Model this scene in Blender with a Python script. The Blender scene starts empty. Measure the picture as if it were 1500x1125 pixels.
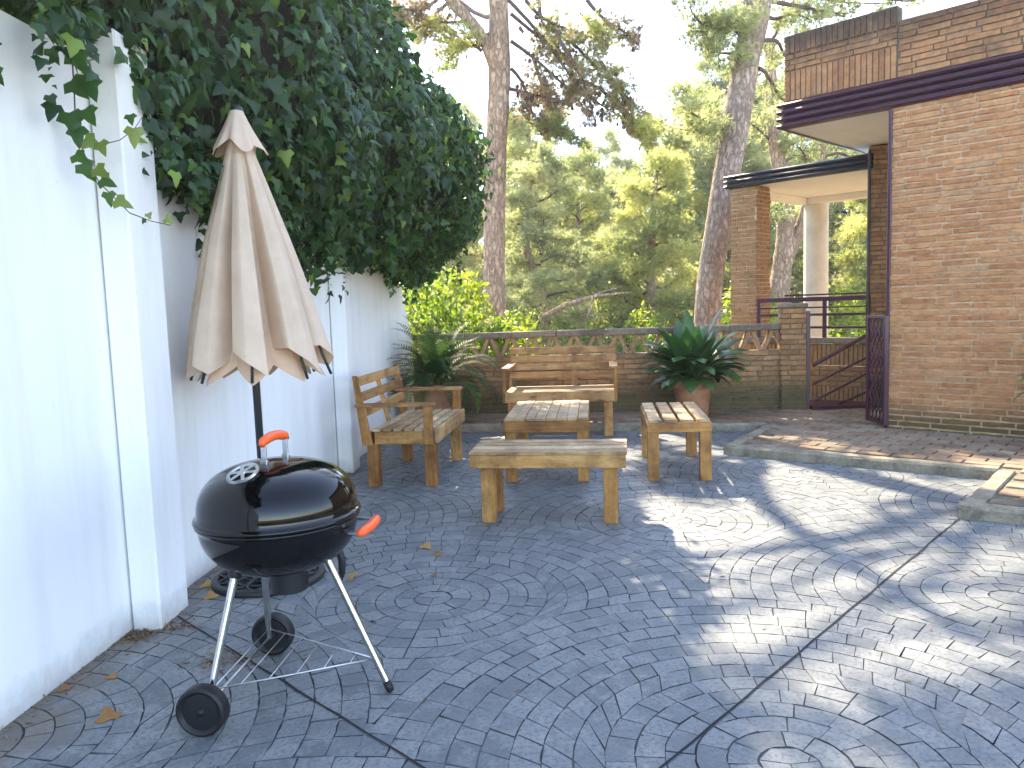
import bpy, math, random
import numpy as np
from mathutils import Vector, Matrix

R = math.radians
C = bpy.context.scene.collection
sc = bpy.context.scene

# ------------------------------------------------------------------ camera
F, H, ROLL, PITCH = 1137.85, 1.30, R(1.9032), R(5.6085)
cam = bpy.data.objects.new("camera", bpy.data.cameras.new("camera"))
C.objects.link(cam)
cam.data.sensor_width = 36.0
cam.data.lens = F / 1500 * 36.0
cam.data.clip_start, cam.data.clip_end = 0.05, 3000
_f = Vector((0, math.cos(PITCH), -math.sin(PITCH)))
_u0 = Vector((0, math.sin(PITCH), math.cos(PITCH)))
_x0 = Vector((1, 0, 0))
_r = _x0 * math.cos(ROLL) - _u0 * math.sin(ROLL)
_u = _x0 * math.sin(ROLL) + _u0 * math.cos(ROLL)
m = Matrix((_r, _u, -_f)).transposed().to_4x4()
m.translation = Vector((0, 0, H))
cam.matrix_world = m
sc.camera = cam

# ------------------------------------------------------------------ world, sun, exposure
SUN_AZ, SUN_EL = R(-18.5), R(38.5)          # left of straight ahead, well above the trees
SUNV = Vector((math.sin(SUN_AZ) * math.cos(SUN_EL), math.cos(SUN_AZ) * math.cos(SUN_EL), math.sin(SUN_EL)))
world = bpy.data.worlds.new("World"); sc.world = world
world.use_nodes = True
wn = world.node_tree
wn.nodes.clear()
sky = wn.nodes.new("ShaderNodeTexSky"); sky.sky_type = 'NISHITA'; sky.sun_disc = False
sky.sun_elevation = SUN_EL; sky.sun_rotation = SUN_AZ
sky.air_density = 0.9; sky.dust_density = 0.25; sky.ozone_density = 1.0
hs = wn.nodes.new("ShaderNodeHueSaturation"); hs.inputs["Saturation"].default_value = 0.78
bg = wn.nodes.new("ShaderNodeBackground"); bg.inputs[1].default_value = 0.14
wo = wn.nodes.new("ShaderNodeOutputWorld")
wb = wn.nodes.new("ShaderNodeMixRGB"); wb.blend_type = 'MULTIPLY'; wb.inputs[0].default_value = 1.0; wb.inputs[2].default_value = (0.90, 0.99, 1.09, 1.0)
wn.links.new(sky.outputs[0], wb.inputs[1]); wn.links.new(wb.outputs[0], hs.inputs["Color"]); wn.links.new(hs.outputs[0], bg.inputs[0]); wn.links.new(bg.outputs[0], wo.inputs[0])
sun = bpy.data.objects.new("sun", bpy.data.lights.new("sun", 'SUN'))
C.objects.link(sun)
sun.data.energy = 3.7; sun.data.angle = R(0.55); sun.data.color = (1.0, 0.86, 0.64)
sun.rotation_euler = SUNV.to_track_quat('Z', 'Y').to_euler()
sc.view_settings.view_transform = 'Standard'
sc.view_settings.look = 'None'
sc.view_settings.exposure = 2.55
sc.view_settings.gamma = 1.0
sc.cycles.use_denoising = True
sc.cycles.max_bounces = 8
sc.cycles.transparent_max_bounces = 8
sc.cycles.sample_clamp_indirect = 6.0

rng = random.Random(7)
nr = np.random.default_rng(7)

# ------------------------------------------------------------------ photo pixel -> point at a real depth
def ray(px, py):
    u = (px - 750) / F; v = (562.5 - py) / F
    a = u * math.cos(ROLL) + v * math.sin(ROLL); b = -u * math.sin(ROLL) + v * math.cos(ROLL)
    return Vector((a, math.cos(PITCH) + b * math.sin(PITCH), -math.sin(PITCH) + b * math.cos(PITCH)))
def at(px, py, Y):
    d = ray(px, py); return Vector((0, 0, H)) + d * (Y / d.y)
def gz(px, py, z=0.0):
    d = ray(px, py); return Vector((0, 0, H)) + d * ((z - H) / d.z)

# ------------------------------------------------------------------ materials
class NT:
    def __init__(s, name):
        s.m = bpy.data.materials.new(name); s.m.use_nodes = True
        s.t = s.m.node_tree; s.t.nodes.clear()
        s.out = s.t.nodes.new("ShaderNodeOutputMaterial")
    def n(s, typ, ins=None, **kw):
        nd = s.t.nodes.new("ShaderNode" + typ)
        for k, v in kw.items(): setattr(nd, k, v)
        for k, v in (ins or {}).items():
            if isinstance(v, tuple) and len(v) == 2 and hasattr(v[0], "outputs"): s.t.links.new(v[0].outputs[v[1]], nd.inputs[k])
            elif hasattr(v, "outputs"): s.t.links.new(v.outputs[0], nd.inputs[k])
            else: nd.inputs[k].default_value = v
        return nd
    def noise(s, scale, detail=4.0, rough=0.55, vec=None, dist=0.0):
        d = {"Scale": scale, "Detail": detail, "Roughness": rough, "Distortion": dist}
        d["Vector"] = vec if vec is not None else s.obj()      # metres, not the stretched bounding box
        return s.n("TexNoise", d)
    def ramp(s, fac, stops, interp='LINEAR'):
        nd = s.n("ValToRGB", {"Fac": fac}); cr = nd.color_ramp; cr.interpolation = interp
        while len(cr.elements) < len(stops): cr.elements.new(0.5)
        for e, (p, c) in zip(cr.elements, stops):
            e.position = p; e.color = (*c, 1.0) if len(c) == 3 else c
        return nd
    def mix(s, fac, a, b, blend='MIX'):
        nd = s.n("MixRGB", {"Fac": fac}, blend_type=blend)
        for k, v in (("Color1", a), ("Color2", b)):
            if isinstance(v, tuple) and not hasattr(v[0], "outputs"): nd.inputs[k].default_value = (*v, 1.0)
            elif isinstance(v, tuple): s.t.links.new(v[0].outputs[v[1]], nd.inputs[k])
            else: s.t.links.new(v.outputs[0], nd.inputs[k])
        return nd
    def bump(s, h, strength=0.3, dist=0.01, normal=None):
        d = {"Height": h, "Strength": strength, "Distance": dist}
        if normal is not None: d["Normal"] = normal
        return s.n("Bump", d)
    def math(s, op, a, b=None):
        d = {0: a}
        if b is not None: d[1] = b
        return s.n("Math", d, operation=op)
    def princ(s, color, rough=0.6, bump=None, metal=0.0, spec=0.5, coat=0.0, **kw):
        d = {"Roughness": rough, "Metallic": metal, "Specular IOR Level": spec, "Coat Weight": coat}
        d["Base Color"] = (*color, 1.0) if isinstance(color, tuple) and not hasattr(color[0], "outputs") else color
        if bump is not None: d["Normal"] = bump
        d.update(kw)
        p = s.n("BsdfPrincipled", d)
        s.t.links.new(p.outputs[0], s.out.inputs[0]); return p
    def attr(s, name="rnd"):
        return (s.n("Attribute", attribute_name=name), "Fac")
    def pos(s): return s.n("NewGeometry")
    def obj(s): return (s.n("TexCoord"), "Object")
    def uv(s): return (s.n("TexCoord"), "UV")
    def mapping(s, vec, scale=(1, 1, 1), loc=(0, 0, 0), rot=(0, 0, 0)):
        return s.n("Mapping", {"Vector": vec, "Scale": scale, "Location": loc, "Rotation": rot})

def leaf_mat(name, cols, transl=0.35, rough=0.5, tcol=1.6, spec=0.4):
    s = NT(name)
    cr = s.ramp(s.attr(), [(i / (len(cols) - 1), c) for i, c in enumerate(cols)])
    p = s.princ(cr, rough, spec=spec)
    tc = s.mix(1.0, cr, (tcol, tcol * 1.03, tcol * 0.80), 'MULTIPLY')
    tr = s.n("BsdfTranslucent", {"Color": tc})
    mx = s.n("MixShader", {0: transl, 1: p, 2: tr})
    s.t.links.new(mx.outputs[0], s.out.inputs[0]); return s.m

def wood_mat(name, cols, rough=0.6, bumpk=0.35):
    s = NT(name)
    uv = s.uv()
    warp = s.noise(3.0, 2, 0.5, s.mapping(uv, (1.0, 4.0, 1)))
    mp = s.mapping(uv, (2.2, 46.0, 1.0))
    vec = s.n("VectorMath", {0: mp, 1: s.n("VectorMath", {0: (warp, "Color"), 1: (0.6, 4.5, 0)}, operation='MULTIPLY')}, operation='ADD')
    g = s.noise(1.0, 6, 0.62, vec)
    big = s.noise(2.4, 4, 0.6, s.mapping(uv, (1.5, 5.0, 1)))
    kv = s.n("TexVoronoi", {"Vector": s.mapping(uv, (3.2, 9.0, 1)), "Scale": 1.0, "Randomness": 1.0})
    knot = s.ramp((kv, "Distance"), [(0.05, (1, 1, 1)), (0.16, (0, 0, 0))])
    f = s.math('ADD', s.math('MULTIPLY', g, 0.62), s.math('MULTIPLY', s.math('ADD', big, s.math('MULTIPLY', s.attr(), 0.85)), 0.34))
    cr = s.ramp(f, [(0.30, cols[0]), (0.50, cols[1]), (0.68, cols[2]), (0.82, cols[3])])
    kc = s.mix(s.math('MULTIPLY', knot, 0.75), cr, tuple(c * 0.45 for c in cols[0]))
    st = s.ramp(s.noise(5.0, 5, 0.7), [(0.38, (0.36, 0.30, 0.26)), (0.60, (1, 1, 1))])
    col = s.mix(0.75, kc, st, 'MULTIPLY')
    s.princ(col, rough, s.bump(s.math('SUBTRACT', g, s.math('MULTIPLY', knot, 0.3)), bumpk, 0.004), spec=0.35)
    return s.m

def brick_mat(name, cols, dirt=0.4, mossz=None, ztop=None):
    s = NT(name)
    big = s.noise(2.2, 4, 0.6)
    fine = s.noise(48.0, 6, 0.65)
    f = s.math('ADD', s.math('MULTIPLY', s.attr(), 0.66), s.math('MULTIPLY', fine, 0.34))
    cr = s.ramp(f, [(i / (len(cols) - 1) * 0.8 + 0.1, c) for i, c in enumerate(cols)])
    sp = s.ramp(s.noise(16.0, 6, 0.7), [(0.38, (0.5, 0.47, 0.44)), (0.56, (1, 1, 1))])
    c = s.mix(0.55, cr, sp, 'MULTIPLY')
    pale = s.ramp(s.noise(7.5, 5, 0.7), [(0.55, (0, 0, 0)), (0.75, (1, 1, 1))])
    c = s.mix(s.math('MULTIPLY', pale, 0.35), c, (0.36, 0.28, 0.21))
    dk = s.ramp(big, [(0.5, (0, 0, 0)), (0.68, (1, 1, 1))])
    c = s.mix(s.math('MULTIPLY', dk, dirt), c, (0.045, 0.04, 0.034))
    if mossz is not None:      # green algae creeping up from the foot of the wall
        z = s.n("SeparateXYZ", {0: (s.pos(), "Position")})
        mr = s.n("MapRange", {"Value": s.math('ADD', (z, "Z"), s.math('MULTIPLY', s.noise(9.0, 5, 0.7), -0.32)), "From Min": mossz - 0.20, "From Max": mossz + 0.02, "To Min": 0.8, "To Max": 0.0})
        c = s.mix(mr, c, (0.055, 0.062, 0.028))
    if ztop is not None:       # black lichen running down from the coping
        z = s.n("SeparateXYZ", {0: (s.pos(), "Position")})
        mr = s.n("MapRange", {"Value": s.math('ADD', (z, "Z"), s.math('MULTIPLY', s.noise(7.0, 6, 0.75), 0.55)), "From Min": ztop, "From Max": ztop + 0.32, "To Min": 0.0, "To Max": 0.85})
        c = s.mix(mr, c, (0.035, 0.032, 0.028))
    s.princ(c, 0.88, s.bump(s.math('ADD', fine, s.math('MULTIPLY', s.noise(160.0, 3, 0.6), 0.5)), 0.7, 0.008), spec=0.25)
    return s.m

def plain(name, color, rough=0.5, metal=0.0, var=0.12, scale=12.0, bumpk=0.1, spec=0.5, coat=0.0, bd=0.004):
    s = NT(name)
    n = s.noise(scale, 5, 0.6)
    c = s.mix(1.0, color, s.ramp(n, [(0.25, (1 - var,) * 3), (0.75, (1 + var,) * 3)]), 'MULTIPLY')
    s.princ(c, rough, s.bump(n, bumpk, bd) if bumpk else None, metal, spec, coat)
    return s.m

def ground_mat(name, c1, c2, c3, scale=3.0, rough=0.9, bumpk=0.5, bd=0.03):
    s = NT(name)
    a = s.noise(scale, 6, 0.65); b = s.noise(scale * 9, 5, 0.7)
    f = s.math('ADD', s.math('MULTIPLY', a, 0.65), s.math('MULTIPLY', b, 0.35))
    s.princ(s.ramp(f, [(0.33, c1), (0.5, c2), (0.66, c3)]), rough, s.bump(b, bumpk, bd), spec=0.2)
    return s.m

MAT = {}
# painted stucco: white with yellowing near the top, grey rain streaks and hairline scuffs
s = NT("white_stucco")
pz = s.n("SeparateXYZ", {0: (s.pos(), "Position")})
streak = s.noise(1.0, 5, 0.65, s.mapping((s.pos(), "Position"), (5.0, 5.0, 0.55)))
blot = s.noise(1.6, 4, 0.6)
c = s.mix(s.ramp(streak, [(0.45, (0, 0, 0)), (0.8, (0.62, 0.62, 0.62))]), (0.86, 0.855, 0.84), (0.68, 0.655, 0.60))
yel = s.n("MapRange", {"Value": s.math('ADD', (pz, "Z"), s.math('MULTIPLY', blot, 0.9)), "From Min": 1.75, "From Max": 2.75, "To Min": 0.0, "To Max": 0.45})
c = s.mix(yel, c, (0.70, 0.63, 0.47))
ft = s.n("MapRange", {"Value": s.math('ADD', (pz, "Z"), s.math('MULTIPLY', s.noise(14, 5, 0.7), -0.16)), "From Min": -0.07, "From Max": 0.05, "To Min": 0.5, "To Max": 0.0})
c = s.mix(ft, c, (0.30, 0.27, 0.22))
sp = s.ramp(s.noise(21.0, 3, 0.5), [(0.70, (0, 0, 0)), (0.76, (0.25, 0.25, 0.25))])
c = s.mix(sp, c, (0.42, 0.39, 0.34))
s.princ(c, 0.8, s.bump(s.math('ADD', s.noise(6.0, 4, 0.6), s.math('MULTIPLY', s.noise(90.0, 3, 0.6), 0.25)), 0.22, 0.02), spec=0.3)
MAT['stucco'] = s.m

# stamped concrete
s = NT("stamped_concrete")
a = s.noise(1.3, 5, 0.65); b = s.noise(60.0, 8, 0.75); st = s.noise(7.0, 9, 0.80); sc2 = s.noise(1.1, 4, 0.6)
base = s.ramp(s.math('ADD', s.math('MULTIPLY', a, 0.55), s.math('MULTIPLY', s.attr(), 0.45)), [(0.30, (0.122, 0.135, 0.143)), (0.5, (0.160, 0.173, 0.178)), (0.70, (0.205, 0.214, 0.214))])
c = s.mix(s.math('MULTIPLY', s.ramp(st, [(0.47, (0, 0, 0)), (0.60, (0.85, 0.85, 0.85))]), s.ramp(sc2, [(0.35, (.25, .25, .25)), (0.65, (1, 1, 1))])), base, (0.29, 0.29, 0.28))
c = s.mix(s.ramp(b, [(0.40, (0.8, 0.8, 0.8)), (0.51, (0, 0, 0))]), c, (0.092, 0.100, 0.106))
gz_ = s.n("SeparateXYZ", {0: (s.pos(), "Position")})
leafdirt = s.n("MapRange", {"Value": s.math('ADD', (gz_, "X"), s.math('MULTIPLY', s.noise(4.0, 5, 0.7), -0.9)), "From Min": -2.15, "From Max": -1.85, "To Min": 0.7, "To Max": 0.0})
c = s.mix(leafdirt, c, (0.17, 0.12, 0.075))
s.princ(c, s.math('ADD', s.math('MULTIPLY', b, 0.35), 0.36), s.bump(s.math('ADD', s.noise(22.0, 6, 0.7), s.math('MULTIPLY', b, 0.6)), 0.55, 0.006), spec=0.45)
MAT['stamp'] = s.m
s = NT("dark_joint")
jn = s.ramp(s.noise(3.1, 6, 0.75), [(0.38, (0.034, 0.036, 0.038)), (0.52, (0.085, 0.091, 0.096)), (0.64, (0.14, 0.149, 0.153))])
s.princ(jn, 0.95, spec=0.1); MAT['joint'] = s.m
MAT['groove'] = plain("cut_joint", (0.014, 0.013, 0.013), 0.95, var=0.4, scale=40)
MAT['mortar'] = plain("mortar", (0.55, 0.39, 0.235), 0.95, var=0.25, scale=26, bumpk=0.5, spec=0.15)
MAT['mortar_dark'] = plain("old_mortar", (0.17, 0.145, 0.105), 0.95, var=0.3, scale=26, bumpk=0.5, spec=0.15)
MAT['brick'] = brick_mat("house_brick", [(0.39, 0.165, 0.066), (0.52, 0.236, 0.096), (0.58, 0.296, 0.126), (0.47, 0.206, 0.088), (0.57, 0.365, 0.185)], 0.12, mossz=0.20)
MAT['brick_parapet'] = brick_mat("parapet_brick", [(0.28, 0.125, 0.060), (0.40, 0.188, 0.082), (0.46, 0.235, 0.105), (0.35, 0.175, 0.09)], 0.45, ztop=3.72)
MAT['brick_old'] = brick_mat("garden_wall_brick", [(0.29, 0.155, 0.066), (0.42, 0.232, 0.100), (0.48, 0.285, 0.130), (0.37, 0.200, 0.094)], 0.34, mossz=0.30)
MAT['brick_ochre'] = brick_mat("ochre_brick", [(0.30, 0.165, 0.07), (0.36, 0.20, 0.085), (0.33, 0.17, 0.075), (0.40, 0.24, 0.12)], 0.18)
MAT['coping'] = brick_mat("coping_stone", [(0.20, 0.16, 0.12), (0.27, 0.21, 0.15), (0.16, 0.13, 0.10)], 0.6)
MAT['lattice'] = brick_mat("clay_lattice", [(0.36, 0.215, 0.115), (0.44, 0.27, 0.145), (0.31, 0.18, 0.105)], 0.3)
MAT['purple'] = plain("plum_painted_metal", (0.062, 0.019, 0.034), 0.32, var=0.2, scale=9, bumpk=0.04)
MAT['navy'] = plain("dark_painted_metal", (0.016, 0.014, 0.022), 0.4, var=0.25, scale=9, bumpk=0.04)
MAT['soffit'] = plain("soffit_plaster", (0.80, 0.785, 0.745), 0.85, var=0.07, scale=3, bumpk=0.08)
MAT['column'] = plain("column_render", (0.56, 0.52, 0.42), 0.85, var=0.16, scale=5, bumpk=0.25)
MAT['kerb'] = ground_mat("kerb_concrete", (0.10, 0.088, 0.058), (0.26, 0.225, 0.163), (0.39, 0.34, 0.255), 6.0, bd=0.01)
MAT['dirt'] = ground_mat("dry_hillside", (0.14, 0.10, 0.06), (0.27, 0.20, 0.115), (0.40, 0.32, 0.19), 0.9)
MAT['paving'] = brick_mat("terrace_brick", [(0.22, 0.15, 0.10), (0.30, 0.20, 0.13), (0.27, 0.22, 0.155), (0.36, 0.27, 0.19)], 0.55)
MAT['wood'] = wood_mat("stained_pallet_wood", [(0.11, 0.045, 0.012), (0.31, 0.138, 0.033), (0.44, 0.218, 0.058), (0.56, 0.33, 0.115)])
MAT['wood_top'] = wood_mat("sunlit_pallet_wood", [(0.20, 0.108, 0.042), (0.42, 0.262, 0.118), (0.54, 0.365, 0.185), (0.63, 0.47, 0.27)], 0.55)  # tops paler than legs: sun and sky sheen put into the wood colour
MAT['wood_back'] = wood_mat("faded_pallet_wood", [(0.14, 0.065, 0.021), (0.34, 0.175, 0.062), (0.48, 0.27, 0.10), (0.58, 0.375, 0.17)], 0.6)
MAT['enamel'] = plain("black_enamel", (0.0025, 0.0025, 0.003), 0.05, var=0.1, bumpk=0, spec=0.42, coat=0.0)
MAT['chrome'] = plain("steel_tube", (0.60, 0.585, 0.56), 0.18, metal=1.0, var=0.25, scale=22, bumpk=0.08)
MAT['wire'] = plain("steel_wire", (0.66, 0.66, 0.66), 0.3, metal=1.0, var=0.1, bumpk=0)
MAT['alu'] = plain("brushed_aluminium", (0.55, 0.56, 0.57), 0.32, metal=1.0, var=0.15, scale=40, bumpk=0.05)
MAT['orange'] = plain("orange_plastic", (0.86, 0.115, 0.018), 0.38, var=0.06, bumpk=0.03)
MAT['rubber'] = plain("black_plastic", (0.010, 0.0105, 0.012), 0.5, var=0.2, scale=18, bumpk=0.08, spec=0.4)
MAT['base_plastic'] = plain("umbrella_base_resin", (0.012, 0.014, 0.014), 0.42, var=0.3, scale=30, bumpk=0.3)
MAT['pole'] = plain("green_black_pole", (0.014, 0.022, 0.020), 0.4, var=0.2, bumpk=0.03)
s = NT("umbrella_cloth")
wv = s.noise(320.0, 2, 0.5); bl = s.noise(5.0, 5, 0.65)
c = s.mix(1.0, (0.78, 0.625, 0.475), s.ramp(bl, [(0.3, (0.86, 0.84, 0.80)), (0.7, (1.06, 1.06, 1.06))]), 'MULTIPLY')
p = s.princ(c, 0.85, s.bump(s.math('ADD', s.math('MULTIPLY', s.noise(26.0, 4, 0.6), 0.8), s.math('MULTIPLY', wv, 0.2)), 0.25, 0.008), spec=0.2)
tr = s.n("BsdfTranslucent", {"Color": s.mix(1.0, c, (1.0, 0.80, 0.58), 'MULTIPLY')})
mx = s.n("MixShader", {0: 0.28, 1: p, 2: tr}); s.t.links.new(mx.outputs[0], s.out.inputs[0])
MAT['cloth'] = s.m
MAT['lining'] = plain('parasol_lining', (0.62, 0.43, 0.29), 0.85, var=.1, scale=14, bumpk=.15)
s = NT("terracotta_pot")
tn = s.noise(7.0, 5, 0.65)
c = s.ramp(s.math('ADD', s.math('MULTIPLY', tn, 0.8), s.math('MULTIPLY', s.noise(40, 4, 0.6), 0.2)), [(0.3, (0.20, 0.090, 0.045)), (0.5, (0.36, 0.170, 0.085)), (0.7, (0.42, 0.235, 0.135))])
s.princ(c, 0.85, s.bump(tn, 0.2, 0.01), spec=0.25); MAT['terracotta'] = s.m
MAT['soil'] = ground_mat("potting_soil", (0.02, 0.014, 0.01), (0.04, 0.028, 0.018), (0.07, 0.05, 0.03), 20)
def bark_mat(name, cols, sc_=1.0):
    s = NT(name)
    mp = s.mapping((s.pos(), "Position"), (9 * sc_, 9 * sc_, 3.0 * sc_))
    v = s.n("TexVoronoi", {"Vector": s.n("VectorMath", {0: mp, 1: s.n("VectorMath", {0: (s.noise(3.0, 4, 0.6, mp), "Color"), 1: (0.9, 0.9, 0.9)}, operation='MULTIPLY')}, operation='ADD'), "Scale": 1.6}, feature='DISTANCE_TO_EDGE')
    crack = s.ramp((v, "Distance"), [(0.0, (0, 0, 0)), (0.22, (1, 1, 1))])
    n = s.noise(18.0, 6, 0.7); big = s.noise(1.7, 4, 0.6)
    f = s.math('ADD', s.math('MULTIPLY', n, 0.5), s.math('MULTIPLY', big, 0.5))
    c = s.ramp(f, [(0.36, cols[0]), (0.5, cols[1]), (0.64, cols[2])])
    c = s.mix(0.7, c, s.ramp(crack, [(0.0, (0.52, 0.47, 0.44)), (0.6, (1, 1, 1))]), 'MULTIPLY')
    s.princ(c, 0.92, s.bump(s.math('ADD', crack, s.math('MULTIPLY', n, 0.6)), 0.9, 0.03), spec=0.15)
    return s.m
MAT['bark'] = bark_mat("pine_bark", [(0.28, 0.185, 0.125), (0.46, 0.325, 0.23), (0.58, 0.45, 0.34)])
MAT['bark_grey'] = bark_mat("grey_pine_bark", [(0.25, 0.185, 0.145), (0.40, 0.31, 0.245), (0.52, 0.42, 0.34)])
MAT['twig'] = plain("twig_bark", (0.085, 0.055, 0.042), 0.9, var=0.4, scale=14, bumpk=0.3)
MAT['cone'] = plain("pine_cone_scales", (0.13, 0.070, 0.05), 0.85, var=0.4, scale=60, bumpk=0.5)
MAT['needle_sun'] = leaf_mat("pine_needles", [(0.15, 0.18, 0.075), (0.30, 0.32, 0.13), (0.44, 0.44, 0.18), (0.56, 0.53, 0.24)], 0.6, 0.6)
MAT['needle_olive'] = leaf_mat("olive_pine_needles", [(0.13, 0.16, 0.09), (0.255, 0.28, 0.15), (0.38, 0.39, 0.21), (0.50, 0.46, 0.29)], 0.58, 0.6)
MAT['needle_rust'] = leaf_mat("dry_pine_needles", [(0.15, 0.11, 0.085), (0.25, 0.18, 0.13), (0.30, 0.25, 0.14), (0.24, 0.26, 0.11)], 0.5, 0.65)
MAT['shrub_sun'] = leaf_mat("sunlit_shrub_leaves", [(0.06, 0.12, 0.012), (0.15, 0.215, 0.018), (0.25, 0.29, 0.02), (0.33, 0.34, 0.025)], 0.45, 0.5)
MAT['shrub'] = leaf_mat("shrub_leaves", [(0.06, 0.10, 0.022), (0.13, 0.18, 0.04), (0.22, 0.25, 0.06), (0.31, 0.31, 0.09)], 0.5, 0.5)
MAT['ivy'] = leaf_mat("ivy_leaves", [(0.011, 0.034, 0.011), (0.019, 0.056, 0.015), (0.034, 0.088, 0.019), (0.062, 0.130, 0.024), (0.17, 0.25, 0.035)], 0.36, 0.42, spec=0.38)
MAT['ivy_new'] = leaf_mat("young_ivy_leaves", [(0.07, 0.12, 0.02), (0.12, 0.17, 0.03), (0.19, 0.23, 0.05)], 0.3, 0.38)
MAT['ivy_core'] = plain("shaded_ivy_core", (0.020, 0.018, 0.011), 0.95, var=0.5, scale=25, bumpk=0.8, bd=0.05)  # near-black colour holds the shade inside the ivy
MAT['aspidistra'] = leaf_mat("broad_glossy_leaves", [(0.016, 0.050, 0.015), (0.027, 0.082, 0.020), (0.040, 0.105, 0.023), (0.062, 0.130, 0.030)], 0.22, 0.34, spec=0.5)
MAT['cycad'] = leaf_mat("frond_leaflets", [(0.016, 0.042, 0.016), (0.030, 0.070, 0.022), (0.050, 0.098, 0.028), (0.085, 0.130, 0.036)], 0.3, 0.6, spec=0.15)
MAT['dry_leaf'] = leaf_mat("dry_leaf", [(0.22, 0.105, 0.035), (0.36, 0.17, 0.05), (0.42, 0.26, 0.09)], 0.15, 0.7)
MAT['debris'] = leaf_mat("leaf_crumbs", [(0.06, 0.035, 0.02), (0.14, 0.075, 0.035), (0.24, 0.14, 0.06), (0.30, 0.21, 0.10)], 0.1, 0.8)

# ------------------------------------------------------------------ mesh helpers
class MB:
    """collects faces with a material index, a random tone and grain coordinates; links them as one mesh"""
    def __init__(s): s.v = []; s.f = []; s.mi = []; s.rn = []; s.uv = []
    def face(s, idx, mi=0, rn=0.5, uv=None):
        s.f.append(tuple(idx)); s.mi.append(mi); s.rn.append(rn); s.uv.append(uv)
    def add(s, verts, faces, mi=0, rn=0.5, uvs=None):
        o = len(s.v); s.v += [tuple(p) for p in verts]
        for k, f in enumerate(faces): s.face([o + i for i in f], mi, rn, uvs[k] if uvs else None)
    def box(s, c, d, M=None, ch=0.004, mi=0, rn=None, jit=0.0, top=None):
        """chamfered box, centre c, size d; top=(sx,sy,ox,oy) tapers/shifts the upper face"""
        c = Vector(c); hx, hy, hz = (x / 2 for x in d); rn = rng.random() if rn is None else rn
        ch = min(ch, hx * 0.6, hy * 0.6, hz * 0.6)
        L = max(range(3), key=lambda i: d[i]); o1, o2 = [i for i in range(3) if i != L]
        uo, vo = rng.uniform(0, 9), rng.uniform(0, 9)
        P = {}; vs = []; loc = []
        for sx in (-1, 1):
            for sy in (-1, 1):
                for sz in (-1, 1):
                    j = [rng.uniform(-jit, jit) for _ in range(3)]
                    for ax in range(3):
                        p = [sx * hx, sy * hy, sz * hz]
                        for k in range(3):
                            if k != ax: p[k] -= (sx, sy, sz)[k] * ch
                        if top and sz > 0: p[0] = p[0] * top[0] + top[2]; p[1] = p[1] * top[1] + top[3]
                        p = [p[k] + j[k] for k in range(3)]
                        P[(sx, sy, sz, ax)] = len(vs); loc.append(p)
                        q = Vector(p) + c
                        vs.append(M @ q if M is not None else q)
        fs = []
        for ax in range(3):
            b, e = [k for k in range(3) if k != ax]
            for sg in (-1, 1):
                q = []
                for (sb, se) in ((-1, -1), (1, -1), (1, 1), (-1, 1)):
                    k = [0, 0, 0]; k[ax] = sg; k[b] = sb; k[e] = se; q.append(P[(*k, ax)])
                fs.append(q if (sg > 0) == (ax != 1) else q[::-1])
        for ax in range(3):
            b, e = [k for k in range(3) if k != ax]
            for sb in (-1, 1):
                for se in (-1, 1):
                    k0 = [0, 0, 0]; k0[b] = sb; k0[e] = se; k1 = list(k0); k0[ax] = -1; k1[ax] = 1
                    q = [P[(*k0, b)], P[(*k1, b)], P[(*k1, e)], P[(*k0, e)]]
                    fs.append(q)
        for sx in (-1, 1):
            for sy in (-1, 1):
                for sz in (-1, 1): fs.append([P[(sx, sy, sz, a)] for a in range(3)])
        uvs = [[(loc[i][L] + uo, loc[i][o1] + loc[i][o2] + vo) for i in f] for f in fs]
        s.add(vs, fs, mi, rn, uvs)
    def prism(s, poly, z0, z1, mi=0, rn=0.5, M=None):
        n = len(poly); v = [Vector((x, y, z0)) for x, y in poly] + [Vector((x, y, z1)) for x, y in poly]
        if M is not None: v = [M @ p for p in v]
        s.add(v, [list(range(n))[::-1], list(range(n, 2 * n))] + [[i, (i + 1) % n, n + (i + 1) % n, n + i] for i in range(n)], mi, rn)
    def tube(s, pts, rad, n=8, mi=0, rn=0.5, cap=True, rough=0.0):
        pts = [Vector(p) for p in pts]
        if not hasattr(rad, '__len__'): rad = [rad] * len(pts)
        o = len(s.v); a = None
        for i, p in enumerate(pts):
            t = (pts[min(i + 1, len(pts) - 1)] - pts[max(i - 1, 0)])
            t = t.normalized() if t.length > 1e-9 else Vector((0, 0, 1))
            if a is None: a = t.orthogonal().normalized()
            else:
                a = a - t * a.dot(t); a = a.normalized() if a.length > 1e-6 else t.orthogonal().normalized()
            b = t.cross(a)
            for k in range(n):
                w = 2 * math.pi * k / n; r = rad[i] * (1 + (rng.uniform(-rough, rough) if rough else 0))
                s.v.append(tuple(p + (a * math.cos(w) + b * math.sin(w)) * r))
        for i in range(len(pts) - 1):
            for k in range(n):
                k2 = (k + 1) % n
                s.face([o + i * n + k, o + i * n + k2, o + (i + 1) * n + k2, o + (i + 1) * n + k], mi, rn)
        if cap:
            s.face([o + k for k in range(n)][::-1], mi, rn); s.face([o + (len(pts) - 1) * n + k for k in range(n)], mi, rn)
    def lathe(s, prof, c=(0, 0, 0), n=40, mi=0, rn=0.5, M=None):
        o = len(s.v); c = Vector(c)
        for r, z in prof:
            for k in range(n):
                w = 2 * math.pi * k / n; p = Vector((r * math.cos(w), r * math.sin(w), z))
                s.v.append(tuple((M @ p if M is not None else p) + c))
        for i in range(len(prof) - 1):
            for k in range(n):
                k2 = (k + 1) % n
                s.face([o + i * n + k, o + i * n + k2, o + (i + 1) * n + k2, o + (i + 1) * n + k], mi, rn)
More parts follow.
